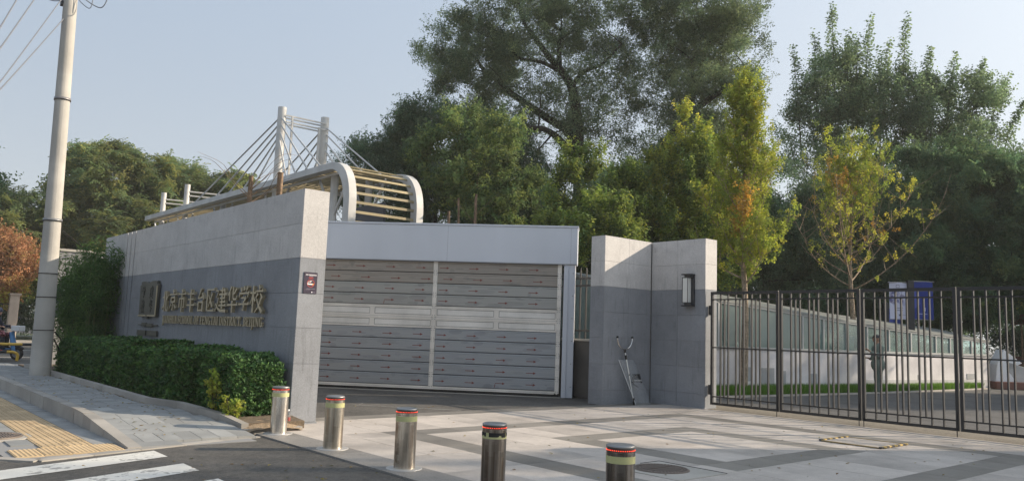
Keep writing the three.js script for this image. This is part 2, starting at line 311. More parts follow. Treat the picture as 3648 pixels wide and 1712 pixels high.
  for (let k = 0; k < 4; k++) for (let a = 0; a < 2; a++) stripTile(-9.91 + 0.262 * a + k * 0.02, -2.62 + 0.262 * k, 0.257, true);
  const fk = thing('flush_kerb', 'flush concrete kerb curving round the footway corner', 'kerb', null, [0, 0, 0], 0, 'structure');
  const path = new THREE.CatmullRomCurve3([V(-9.84, 0, -4.3), V(-9.62, 0, -3.5), V(-9.41, 0, -2.75), V(-9.2, 0, -2.05), V(-9.1, 0, -1.7), V(-9.2, 0, -1.5), V(-9.6, 0, -1.36), V(-10.6, 0, -1.3), V(-13, 0, -1.15), V(-18, 0, -0.9)]);
  const LN = 16, pts = []; for (let i = 0; i <= 22; i++) pts.push(path.getPointAt(i / 22));
  for (let i = 0; i < 22; i++) { const a = pts[i], b = pts[i + 1]; obj('kerb_stone', beam(V(a.x, -0.02, a.z), V(b.x, -0.02, b.z).lerp(V(a.x, -0.02, a.z), 0.012), 0.13, 0.06), pick(M.kerb), fk, { ox: rr(0, 9), oy: rr(0, 9) }); }
  setting('planting_bed', [hexa(-23.5, -12.5, -5.2, -3.81, (x) => Math.min(0.2, rise(x) + 0.03), -0.03)].concat([...Array(11)].map((_, i) => hexa(-12.5 + i * 0.195, -12.305 + i * 0.195, -5.2, zEnd(-12.4 + i * 0.195) - 0.09, (x) => rise(x) + 0.025, -0.03))), M.soil, 'dark soil bed under the hedge by the granite wall');
  obj('sand_patch', (() => { const g = new THREE.PlaneGeometry(1.0, 0.8, 16, 14).rotateX(-Math.PI / 2).translate(-10.62, 0.05, -4.68), p = g.attributes.position; for (let i = 0; i < p.count; i++) { const r = Math.hypot((p.getX(i) + 10.62) * 0.8, p.getZ(i) + 4.68) / 0.42; p.setY(i, 0.11 - 0.06 * r * r + rr(0, 0.022)); } g.computeVertexNormals(); return g; })(), M.sandy, scene);
  tag(scene.children[scene.children.length - 1], 'patch of loose sandy earth at the hedge end beside the first bollard', 'earth', null, 'stuff');
  setting('edging_stone', [box(-10.33, -10.2, -0.05, 0.05, -5.1, -4.28)], M.kerb[2], 'short granite edging stone between hedge end and first bollard');
}
// crosswalk
{
  const cw = thing('crosswalk', 'white painted crosswalk bars on the asphalt at the kerb corner', 'road marking', null, [0, 0, 0], 0, 'structure');
  for (let i = 0; i < 6; i++) { const x = -9.27 + i * 0.945; obj('stripe', sheet([[x, -2.88], [x + 0.46, -2.88], [x + 0.46 + 1.85, 2.1], [x + 1.85, 2.1]], 0.0005), M.paint, cw); }
  for (const [z, l] of [[-0.6, 'far'], [-2.4, 'near']]) void z;
  setting('road_line', [sheet([[-38.6, -30], [-38.4, -30], [-38.4, 0], [-38.6, 0]], -0.003), sheet([[-31.9, -30], [-31.75, -30], [-31.75, -1], [-31.9, -1]], -0.003)], M.paint, 'white lane lines painted along the side street');
}
// patched lines of old paint in front of the gate
setting('worn_line', [sheet([[-13.2, -7.6], [-13.1, -7.57], [-11.6, -8.9], [-11.68, -8.94]], -0.002), sheet([[-13.5, -8.0], [-13.46, -7.94], [-12.7, -7.3], [-12.74, -7.34]], -0.002)], mat([0.42, 0.41, 0.39], { map: T.asphalt }), 'thin worn pale lines on the gate forecourt asphalt');

// ---------------------------------------------------------------- granite walls
// clad(parent, axis frame, ...): rows of panels on one face. o = origin, u = direction along the face, n = outward normal
function clad(parent, o, u, n, cols, rows, thick = 0.03, dark = 2.42) {
  for (let i = 0; i < cols.length - 1; i++) for (let j = 0; j < rows.length - 1; j++) {
    const w = cols[i + 1] - cols[i] - 0.003, h = rows[j + 1] - rows[j] - 0.003;
    if (w < 0.03) continue;
    const g = new RoundedBoxGeometry(w, h, thick, 1, 0.002), m = new THREE.Matrix4().makeBasis(V(0, 1, 0).cross(n), V(0, 1, 0), n);
    m.setPosition(o.clone().addScaledVector(u, (cols[i] + cols[i + 1]) / 2).addScaledVector(n, -thick / 2 + rr(-0.0006, 0.0006)).add(V(0, (rows[j] + rows[j + 1]) / 2, 0)));
    g.applyMatrix4(m);
    obj('panel', g, pick(rows[j] < dark - 0.01 ? M.darkStone : M.lightStone), parent);
  }
}
{
  seed(31);
  const w = thing('sign_wall', 'long two-tone grey granite wall carrying the school name', 'wall', null, [-10.79, 0, -5.18], 0);
  const G = (g) => g.translate(10.79, 0, 5.18);
  obj('core', [G(box(-21.79, -10.82, 0, 3.42, -5.59, -5.215))], M.joint, w);
  const rows = [0.02, 0.35, 0.87, 1.39, 1.9, 2.42, 2.93, 3.45], cols = [];
  const gx = [[-19.93, -19.87], [-19.61, -19.55], [-19.29, -19.23]];
  const xs = [-21.82, ...gx.flat(), -17.11, -15.85, -14.58, -13.32, -12.05, -10.793];
  for (let i = 0; i < xs.length - 1; i++) { if (gx.some(([a, b]) => xs[i] === a)) continue; clad(w, V(0, 0, 0), V(1, 0, 0), V(0, 0, 1), [xs[i] + 10.79, xs[i + 1] + 10.79], rows); }
  clad(w, V(0, 0, -0.003), V(0, 0, -1), V(1, 0, 0), [0, 0.414], [0.03, 0.87, 1.39, 1.9, 2.42, 3.45]);
  obj('plinth', [box(-0.03, 0.004, -0.02, 0.027, -0.43, 0)], M.darkStone[0], w);
  for (let i = 0; i < xs.length - 1; i++) { if (gx.some(([a]) => xs[i] === a)) continue; obj('coping', [box(xs[i] + 10.79 + 0.001, xs[i + 1] + 10.79 - 0.004, 3.421, 3.448, -0.41, -0.032)], pick(M.lightStone), w, { ox: rr(0, 9) }); }
  clad(w, V(-11.03, 0, -0.41), V(1, 0, 0), V(0, 0, -1), [0, 2.2, 4.4, 6.6, 8.8, 11.0], [0.02, 1.2, 2.42, 3.42]);
}
function vWall(label, mirror) {
  const w = thing('corner_wall', label, 'wall', null, mirror ? [-3.2, 0, -13.99] : [-9.94, 0, -13.99], 0);
  const s = mirror ? -1 : 1, rows = [0.0, 0.3, 0.85, 1.4, 1.94, 2.49, 3.03, 3.575], bx = (a, b, ...r) => (s > 0 ? box(a, b, ...r) : box(-b, -a, ...r));
  obj('core', [bx(-1.8, -1.47, 0, 3.54, -0.7, 1.54), bx(-1.45, -0.03, 0, 3.54, -0.39, -0.03)], M.joint, w);
  const U = V(s, 0, 0);
  clad(w, V(-1.44 * s, 0, 0), U, V(0, 0, 1), [0, 0.72, 1.437], rows, 0.03, 2.49);               // recessed face that carries the lamp
  clad(w, V(-1.44 * s, 0, 1.567), V(0, 0, -1), V(s, 0, 0), [0, 0.78, 1.535], rows, 0.03, 2.49);   // side face
  clad(w, V(-1.84 * s, 0, 1.57), U, V(0, 0, 1), [0, 0.397], rows, 0.03, 2.49);                // front edge
  clad(w, V(0, 0, -0.003), V(0, 0, -1), V(s, 0, 0), [0, 0.414], rows, 0.03, 2.49);               // end by the gate
  clad(w, V(-1.84 * s, 0, 1.54), V(0, 0, -1), V(-s, 0, 0), [0, 1.1, 2.2], rows, 0.03, 2.49);
  obj('coping', [bx(-1.81, -1.472, 3.541, 3.572, -0.7, 1.538), bx(-1.468, -0.033, 3.541, 3.571, -0.41, -0.032)], M.lightStone[0], w);
  return w;
}
seed(41);
vWall('two-tone granite corner wall with the black lantern, left of the gate', false);
vWall('matching granite corner wall at the far right end of the gate', true);

// ---------------------------------------------------------------- lettering
const font = await new FontLoader().loadAsync('fonts/droid/droid_serif_bold.typeface.json');
const sansFont = await new FontLoader().loadAsync('fonts/droid/droid_sans_bold.typeface.json');
{
  // strokes on a 100 x 100 square, y down: points, then start and end width
  const H = (x0, y, x1, w = 6) => [[[x0, y], [x1, y]], w, w, 1], S = (p, a, b = a) => [p, a, b, 0];
  const CH = [
    [S([[36, 5], [36, 96]], 11), H(8, 33, 36, 7), S([[4, 84], [20, 76], [36, 66]], 9, 4), S([[62, 5], [62, 84], [68, 92], [90, 92], [94, 74]], 11, 7), S([[92, 24], [78, 36], [62, 46]], 5, 9)],
    [S([[46, 1], [56, 15]], 8, 11), H(6, 21, 94), S([[28, 32], [28, 58]], 9), H(28, 35, 72), S([[72, 32], [72, 58]], 9), H(28, 54, 72), S([[50, 55], [50, 92], [38, 88]], 10, 5), S([[30, 64], [12, 86]], 9, 3), S([[68, 64], [88, 84]], 4, 11)],
    [S([[46, 1], [55, 15]], 8, 11), H(5, 21, 95), S([[50, 22], [50, 99]], 11), S([[21, 38], [21, 80]], 10), H(21, 41, 79), S([[79, 38], [79, 80], [67, 77]], 10, 5)],
    [H(13, 22, 87), H(18, 45, 82), H(4, 69, 96), S([[50, 3], [50, 99]], 11)],
    [S([[50, 3], [36, 22], [20, 41]], 10, 6), S([[18, 42], [50, 40], [78, 36]], 6, 7), S([[60, 20], [74, 30], [86, 47]], 5, 12), S([[24, 55], [24, 96]], 10), H(24, 58, 76), S([[76, 55], [76, 96]], 10), H(24, 91, 76)],
    [H(8, 9, 92), S([[14, 8], [14, 95]], 11), H(14, 92, 95), S([[72, 22], [54, 52], [28, 80]], 11, 4), S([[30, 30], [52, 50], [76, 78]], 5, 12)],
    [H(42, 13, 82), H(34, 29, 97), S([[82, 12], [82, 46]], 8), H(42, 44, 84), H(44, 58, 88), H(36, 72, 94), S([[62, 2], [62, 85]], 10), S([[6, 15], [30, 15], [14, 42], [32, 42], [24, 68], [6, 94]], 7, 4), S([[8, 64], [26, 82], [50, 92], [97, 93]], 5, 11)],
    [S([[34, 2], [22, 20], [6, 36]], 10, 4), S([[23, 20], [23, 54]], 10), S([[86, 8], [70, 24], [50, 34]], 9, 4), S([[54, 3], [54, 42], [60, 49], [84, 49], [90, 36]], 10, 6), H(4, 70, 96), S([[50, 54], [50, 99]], 11)],
    [S([[18, 6], [28, 21]], 6, 11), S([[44, 2], [53, 17]], 6, 11), S([[82, 3], [66, 22]], 11, 5), S([[14, 25], [6, 42]], 9, 6), H(12, 28, 92), S([[92, 27], [82, 42]], 9, 4), H(28, 45, 70), S([[72, 44], [54, 58]], 9, 6), S([[52, 56], [52, 91], [38, 88]], 11, 5), H(5, 68, 95)],
    [H(2, 28, 44), S([[24, 3], [24, 99]], 11), S([[24, 32], [14, 52], [2, 68]], 8, 4), S([[26, 40], [42, 58]], 5, 9), S([[66, 1], [75, 15]], 7, 11), H(46, 22, 98), S([[62, 30], [46, 48]], 10, 4), S([[78, 30], [96, 48]], 5, 11), S([[88, 46], [72, 76], [44, 98]], 9, 4), S([[54, 50], [72, 76], [99, 97]], 5, 13)],
  ];
  const sign = thing('school_sign', 'raised gold Chinese name and English line on the sign wall', 'sign', null, [-16.7, 1.37, -5.18]);
  const stroke = ([pts, w0, w1, serif], sx, sy) => {
    const P = pts.map(([x, y]) => new THREE.Vector2(x * sx, (100 - y) * sy)), L = [], Rr = [], n = P.length, k = (sx + sy) / 2;
    for (let i = 0; i < n; i++) {
      const d = P[Math.min(n - 1, i + 1)].clone().sub(P[Math.max(0, i - 1)]).normalize(), w = lerp(w0, w1, i / (n - 1)) * k / 2;
      L.push(new THREE.Vector2(P[i].x - d.y * w, P[i].y + d.x * w)); Rr.push(new THREE.Vector2(P[i].x + d.y * w, P[i].y - d.x * w));
    }
    const gs = [new THREE.ExtrudeGeometry(new THREE.Shape([...Rr, ...L.reverse()]), { depth: 0.055, bevelEnabled: false })];
    if (serif) { const e = P[n - 1]; gs.push(new THREE.ExtrudeGeometry(new THREE.Shape([new THREE.Vector2(e.x + 3 * sx, e.y - w1 * k / 2), new THREE.Vector2(e.x - 4 * sx, e.y + 9 * sy), new THREE.Vector2(e.x - 14 * sx, e.y - w1 * k / 2)]), { depth: 0.0545, bevelEnabled: false })); }
    return gs;
  };
  const X = [[-16.69, -16.28], [-16.27, -15.79], [-15.74, -15.3], [-15.26, -14.8], [-14.72, -14.3], [-14.24, -13.83], [-13.8, -13.28], [-13.26, -12.79], [-12.77, -12.32], [-12.3, -11.8]];
  CH.forEach((ss, i) => {
    const [a, b] = X[i], sx = (b - a) / 100, sy = 0.44 / 100;
    obj('character', ss.flatMap((s) => stroke(s, sx, sy)).map((g, k) => g.translate(a + 16.7, 0.225, 0.035 + k * 0.00035)), M.gold, sign);
  });
  const line = new THREE.Group(); line.name = 'english_line'; sign.add(line);
  const text = 'JIANHUA SCHOOL OF FENGTAI DISTRICT. BEIJING';
  const adv = [...text].map((c) => font.data.glyphs[c].ha / font.data.resolution), total = adv.reduce((a, b) => a + b), sc = 4.87 / total;
  let x = 0;
  [...text].forEach((c, i) => {
    if (c !== ' ') { const g = new TextGeometry(c, { font, size: 1, depth: 0.03, curveSegments: 3, bevelEnabled: false }); g.scale(sc * 0.98, 0.153, 1); obj('letter', g.translate(x, 0.01, 0.025), M.gold, line); }
    x += adv[i] * sc;
  });
  // emblem shaped like an open book, two name plates under it
  const em = thing('emblem_plaque', 'dark bronze open-book emblem left of the gold characters', 'emblem', null, [-17.68, 1.5, -5.18]);
  const page = (s) => { const sh = new THREE.Shape(); sh.moveTo(0, 0.02); sh.lineTo(0.56 * s, -0.0); sh.lineTo(0.6 * s, 0.66); sh.lineTo(0.53 * s, 0.67); sh.lineTo(0.53 * s, 0.735); sh.quadraticCurveTo(0.2 * s, 0.76, 0.02 * s, 0.7); sh.lineTo(0, 0.7); return new THREE.ExtrudeGeometry(sh, { depth: 0.05, bevelEnabled: true, bevelSize: 0.006, bevelThickness: 0.006, bevelSegments: 1 }).translate(0, 0, 0.02); };
  obj('page', page(-1), M.bronze, em); obj('page', page(1), M.bronze, em);
  obj('rim', [rbox(0.56, 0.6, 0.02, 0.64, 0.07, 0.09), rbox(0.05, 0.58, 0.0, 0.035, 0.07, 0.09), rbox(-0.58, -0.05, 0.0, 0.035, 0.07, 0.09)], M.gold, em);
  obj('spine', [rbox(-0.04, 0.04, -0.05, 0.05, 0.03, 0.08)], M.bronze, em);
  const gl = (i, ox, oy, s) => CH[i].flatMap((q) => stroke(q, s * 0.8, s)).map((g, k) => g.scale(1, 1, 0.3).translate(ox, oy, 0.072 + k * 0.0002));
  obj('character', gl(6, 0.12, 0.37, 0.0027), M.bronze, em); obj('character', gl(7, 0.12, 0.08, 0.0027), M.bronze, em);
  obj('character', gl(8, -0.42, 0.37, 0.0027), M.bronze, em); obj('character', gl(9, -0.42, 0.08, 0.0027), M.bronze, em);
  const pl = thing('name_plate', 'small dark bronze plates fixed in two rows below the emblem', 'plate', null, [-17.68, 1.1, -5.18]);
  obj('bar', [rbox(-0.64, -0.42, 0.215, 0.235, 0.02, 0.05), rbox(-0.4, -0.1, 0.19, 0.27, 0.02, 0.05), rbox(-0.06, 0.32, 0.19, 0.26, 0.02, 0.05), rbox(0.34, 0.64, 0.215, 0.235, 0.02, 0.05)], M.bronze, pl);
  obj('plate', rbox(-0.68, -0.09, 0, 0.11, 0.02, 0.05), M.bronze, pl); obj('plate', rbox(0.02, 0.66, 0, 0.11, 0.02, 0.05), M.bronze, pl);
  // NO SMOKING poster
  const cv = document.createElement('canvas'); cv.width = 400; cv.height = 600; const c = cv.getContext('2d');
  c.fillStyle = '#3a3140'; c.fillRect(0, 0, 400, 600); c.strokeStyle = '#4d4452'; c.strokeRect(24, 4, 370, 590);
  c.textAlign = 'center'; c.fillStyle = '#f2efee'; c.font = 'bold 50px sans-serif'; c.fillText('NO SMOKING', 210, 92);
  c.fillStyle = '#b9b2b8'; c.fillRect(160, 104, 22, 14); c.fillRect(190, 104, 14, 14); c.fillRect(212, 104, 24, 14); c.fillRect(242, 104, 16, 14);
  c.fillStyle = '#b23c32'; for (let i = 0; i < 5; i++) c.fillRect(140 + i * 28, 140, 23, 30);
  c.strokeStyle = '#c24a3a'; c.lineWidth = 13; c.beginPath(); c.arc(208, 310, 106, 0, 7); c.stroke();
  c.beginPath(); c.moveTo(135, 235); c.lineTo(282, 386); c.stroke();
  c.fillStyle = '#f5efe6'; c.fillRect(112, 318, 150, 34); c.fillStyle = '#e2a25a'; c.fillRect(262, 318, 40, 34);
  c.strokeStyle = '#f5efe6'; c.lineWidth = 12; c.beginPath(); c.moveTo(116, 310); c.quadraticCurveTo(130, 270, 170, 268); c.quadraticCurveTo(205, 262, 212, 232); c.stroke(); c.beginPath(); c.moveTo(180, 276); c.quadraticCurveTo(232, 264, 238, 232); c.stroke();
  c.fillStyle = '#a79fae'; c.fillRect(95, 466, 250, 6); c.fillRect(65, 490, 125, 6); c.fillRect(285, 562, 80, 8); c.fillStyle = '#e8e4ea'; c.beginPath(); c.arc(258, 562, 18, 0, 7); c.fill();
  const t = new THREE.CanvasTexture(cv); t.colorSpace = THREE.SRGBColorSpace; t.anisotropy = 4;
  const po = thing('poster', 'dark no smoking poster on the sunlit end of the sign wall', 'poster', null, [-10.787, 2.055, -5.365]);
  obj('board', box(0, 0.006, -0.157, 0.157, -0.107, 0.107), mat([0.05, 0.04, 0.055]), po);
  const pr = new THREE.PlaneGeometry(0.212, 0.312).rotateY(Math.PI / 2).translate(0.009, 0, 0);
  const pm = new THREE.MeshStandardMaterial({ map: t, roughness: 0.35 }); pm.userData = {};
  obj('print', pr, pm, po);
}
// plastic water bottle by the wall
{
  const b = thing('water_bottle', 'small clear plastic water bottle standing at the sign wall foot', 'bottle', null, [-10.42, 0.03, -4.98]);
  const prof = [[0, 0], [0.03, 0.002], [0.032, 0.02], [0.03, 0.05], [0.033, 0.07], [0.033, 0.13], [0.03, 0.15], [0.024, 0.18], [0.013, 0.2], [0.013, 0.215]].map(([x, y]) => new THREE.Vector2(x, y));
  const cl = new THREE.MeshPhysicalMaterial({ color: lin(0.9, 0.94, 0.95), roughness: 0.06, transmission: 0.9, thickness: 0, side: THREE.DoubleSide }); cl.userData = {};
  obj('bottle_body', new THREE.LatheGeometry(prof, 16), cl, b);
  obj('wrapper', cyl(0, 0, 0.075, 0.128, 0.0337, 0.0337, 16), mat([0.3, 0.06, 0.05]), b);
  obj('cap', cyl(0, 0, 0.213, 0.235, 0.016), mat([0.85, 0.86, 0.86]), b);
}

// ---------------------------------------------------------------- sectional gate door
{
  seed(51);
  const g = thing('sectional_gate', 'grey metal sectional gate door under a pale blue header box', 'gate', null, [-17.32, 0, -8.99], Math.atan2(0.683, 0.73));
  // canvas prints of the panels: brushed grey film with red arrows and torn edges
  const panelTex = (v, n, off, bent) => {
    const cv = document.createElement('canvas'); cv.width = 1024; cv.height = 96; const c = cv.getContext('2d');
    const base = v === 0 ? [152, 146, 138] : v === 1 ? [162, 163, 160] : [158, 163, 168];
    c.fillStyle = `rgb(${base})`; c.fillRect(0, 0, 1024, 96);
    for (let k = 0; k < 70; k++) { const y = R() * 96, a = rr(0.02, 0.1) * (v === 0 ? 1.8 : 1); c.fillStyle = R() < 0.5 ? `rgba(60,50,44,${a})` : `rgba(220,214,205,${a})`; c.fillRect(R() * 700, y, rr(100, 900), rr(0.8, v === 0 ? 2.4 : 1.6)); }
    for (let k = 0; k < 26; k++) { c.fillStyle = `rgba(${R() < 0.6 ? '75,80,84' : '165,165,160'},${rr(0.04, 0.16)})`; c.beginPath(); c.ellipse(R() * 1024, R() * 96, rr(10, 90), rr(4, 22), 0, 0, 7); c.fill(); }
    for (let k = 0; k < 10; k++) { c.strokeStyle = `rgba(205,205,200,${rr(0.1, 0.35)})`; c.lineWidth = rr(0.6, 1.6); const x = R() * 1000, y = rr(4, 20); c.beginPath(); c.moveTo(x, y); for (let q = 1; q < 6; q++) c.lineTo(x + q * rr(6, 22), y + rr(-5, 5)); c.stroke(); }
    for (let k = 0; k < n; k++) {
      const x = (k + off) / n * 1024, y = 54 + rr(-2, 2);
      c.strokeStyle = c.fillStyle = '#7a322c'; c.lineWidth = 4.6; c.beginPath();
      if (bent === k) { c.moveTo(x - 4, y + 34); c.lineTo(x, y + 6); }
      c.moveTo(x, y); c.lineTo(x + 66, y); c.stroke();
      c.beginPath(); c.moveTo(x + 60, y - 10); c.lineTo(x + 82, y); c.lineTo(x + 60, y + 10); c.fill();
    }
    const t = new THREE.CanvasTexture(cv); t.colorSpace = THREE.SRGBColorSpace; t.wrapS = t.wrapT = THREE.ClampToEdgeWrapping; return t;
  };
  const rows = [[2.783, 3.05], [2.525, 2.783], [2.262, 2.525], [1.998, 2.262], [1.209, 1.473], [0.945, 1.209], [0.672, 0.945], [0.404, 0.672], [0.136, 0.404]];
  const halves = [[-0.28, 2.655], [2.765, 5.605]];
  const mats = {};
  rows.forEach(([y0, y1], i) => halves.forEach(([s0, s1], h) => {
    const key = `${i}${h}`, t = panelTex(i < 2 ? 0 : i < 4 ? 1 : 2, 4, h === 0 ? (i === 1 ? 0.3 : 0.12) + 0.3 : (i === 1 ? 0.2 : 0.06), (i === 3 && h === 0) ? 2 : (i === 8 && h === 1) ? 2 : -1);
    mats[key] = new THREE.MeshStandardMaterial({ map: t, roughness: 0.45, metalness: 0.25, color: lin(0.92, 0.92, 0.92) }); mats[key].userData = {};
    // pressed profile: lip, groove, flat field, all one extruded section
    const H = y1 - y0 - 0.012, sh = new THREE.Shape([[0, 0], [0.012, 0.004], [0.018, 0.012], [0.018, H * 0.8], [0.013, H * 0.83], [0.018, H * 0.86], [0.018, H - 0.01], [0.01, H], [0, H]].map(([z, y]) => new THREE.Vector2(z, y)));
    const e = new THREE.ExtrudeGeometry(sh, { depth: s1 - s0 - 0.004, bevelEnabled: false }); // section in x=z', extruded along local z
    e.rotateY(Math.PI / 2).scale(1, 1, -1).translate(s0 + 0.002, y0 + 0.006, 0);
    const ng = e.toNonIndexed ? (e.index ? e.toNonIndexed() : e) : e, p = ng.attributes.position, uv = new Float32Array(p.count * 2);
    for (let k = 0; k < p.count; k += 3) { const t2 = p.getX(k), t3 = p.getX(k + 1); void t2; void t3; }
    // mirrored in z: turn the triangles round again
    for (let k = 0; k < p.count; k += 3) { const a = [p.getX(k + 1), p.getY(k + 1), p.getZ(k + 1)]; p.setXYZ(k + 1, p.getX(k + 2), p.getY(k + 2), p.getZ(k + 2)); p.setXYZ(k + 2, ...a); }
    for (let k = 0; k < p.count; k++) { uv[k * 2] = clamp((p.getX(k) - s0) / (s1 - s0), 0.002, 0.998); uv[k * 2 + 1] = clamp((p.getY(k) - y0) / (y1 - y0), 0.01, 0.99); }
    ng.setAttribute('uv', new THREE.BufferAttribute(uv, 2)); ng.computeVertexNormals();
    obj('door_panel', ng, mats[key], g, { keepUV: true });
  }));
  for (const [y0, y1] of [[1.736, 1.994], [1.477, 1.732]]) halves.forEach(([s0, s1], h) => {
    const sh = new THREE.Shape([[s0, y0], [s1, y0], [s1, y1], [s0, y1]].map((q) => new THREE.Vector2(...q)));
    const m = h ? 4.2 : 1.22, wins = h ? [[2.785, m - 0.06], [m + 0.06, 5.6 - 0.02]] : [[-0.2, m - 0.06], [m + 0.06, 2.64]];
    for (const [a, b] of wins) sh.holes.push(new THREE.Path([[a, y0 + 0.045], [a, y1 - 0.07], [b, y1 - 0.07], [b, y0 + 0.045]].map((q) => new THREE.Vector2(...q))));
    const f = obj('window_section', [new THREE.ExtrudeGeometry(sh, { depth: 0.02, bevelEnabled: false }), box(s0, s1, y1 - 0.035, y1 - 0.022, 0.02, 0.026)], M.doorWhite, g);
    for (const [a, b] of wins) {
      const p = obj('pane', box(a + 0.008, b - 0.008, y0 + 0.053, y1 - 0.078, 0.004, 0.014), M.pane, f);
      obj('gasket', [box(a, b, y0 + 0.045, y0 + 0.052, 0.002, 0.018), box(a, b, y1 - 0.077, y1 - 0.07, 0.002, 0.018), box(a, a + 0.007, y0 + 0.052, y1 - 0.077, 0.002, 0.018), box(b - 0.007, b, y0 + 0.052, y1 - 0.077, 0.002, 0.018)], M.rubber, f); void p;
    }
  });
  obj('backing', box(-0.3, 5.72, 0.05, 3.1, -0.03, -0.002), M.rubber, g);
  const ys = [3.05, 2.783, 2.525, 2.262, 1.998, 1.734, 1.473, 1.209, 0.945, 0.672, 0.404, 0.08];
  for (const [s0, s1] of [[2.658, 2.762], [5.608, 5.705], [-0.38, -0.283]]) for (let i = 0; i < ys.length - 1; i++) {
    const m = (s0 + s1) / 2, f = obj('hinge_plate', [rbox(s0, s1, ys[i + 1] + 0.004, ys[i] - 0.004, 0, 0.03, 0.003), box(m - 0.018, m + 0.018, ys[i + 1] - 0.016, ys[i + 1] + 0.02, 0.026, 0.036)], M.doorWhite, g);
    for (const a of [s0 + 0.025, s1 - 0.025]) for (const y of [ys[i] - 0.045, ys[i + 1] + 0.045]) obj('bolt', new THREE.CylinderGeometry(0.009, 0.009, 0.008, 8).rotateX(Math.PI / 2).translate(a, y, 0.034), M.bolt, f);
  }
  obj('bottom_rail', [rbox(-0.3, 5.705, 0.098, 0.132, 0, 0.028, 0.003), rbox(-0.3, 5.6, 0.064, 0.094, 0, 0.034, 0.003)], M.doorWhite, g);
  obj('bottom_seal', box(-0.3, 5.71, 0.0, 0.062, -0.02, 0.022), M.rubber, g);
  obj('threshold', box(-0.4, 5.75, -0.03, 0.006, 0.03, 0.12), M.concrete, g);
  obj('guide_post', [rbox(5.76, 6.02, 0, 3.05, -0.34, 0.07, 0.006)], M.headMetal, g);
  obj('post_trim', [rbox(5.76, 5.86, 0.0, 3.0, 0.07, 0.095, 0.004)], M.headMetal, g);
  for (let i = 0; i < 6; i++) obj('bolt', new THREE.CylinderGeometry(0.012, 0.012, 0.01, 8).rotateX(Math.PI / 2).translate(5.97, 0.25 + i * 0.52, 0.073), M.bolt, g);
  obj('guide_post', [rbox(-0.72, -0.42, 0, 3.05, -0.34, 0.07, 0.006)], M.headMetal, g);
  const hd = obj('header_box', [rbox(-0.75, 6.06, 3.06, 3.91, -0.5, 0.1, 0.012, 2)], M.headMetal, g);
  obj('cap_strip', [rbox(-0.77, 6.075, 3.912, 3.955, -0.52, 0.115, 0.006)], M.headMetal, hd);
  obj('seam', [2.98, 5.9].map((x) => box(x, x + 0.006, 3.07, 3.9, 0.1, 0.1015)), M.seam, hd);
  obj('lip', [rbox(-0.75, 6.06, 3.045, 3.058, 0.06, 0.103, 0.003)], M.seam, hd);
}

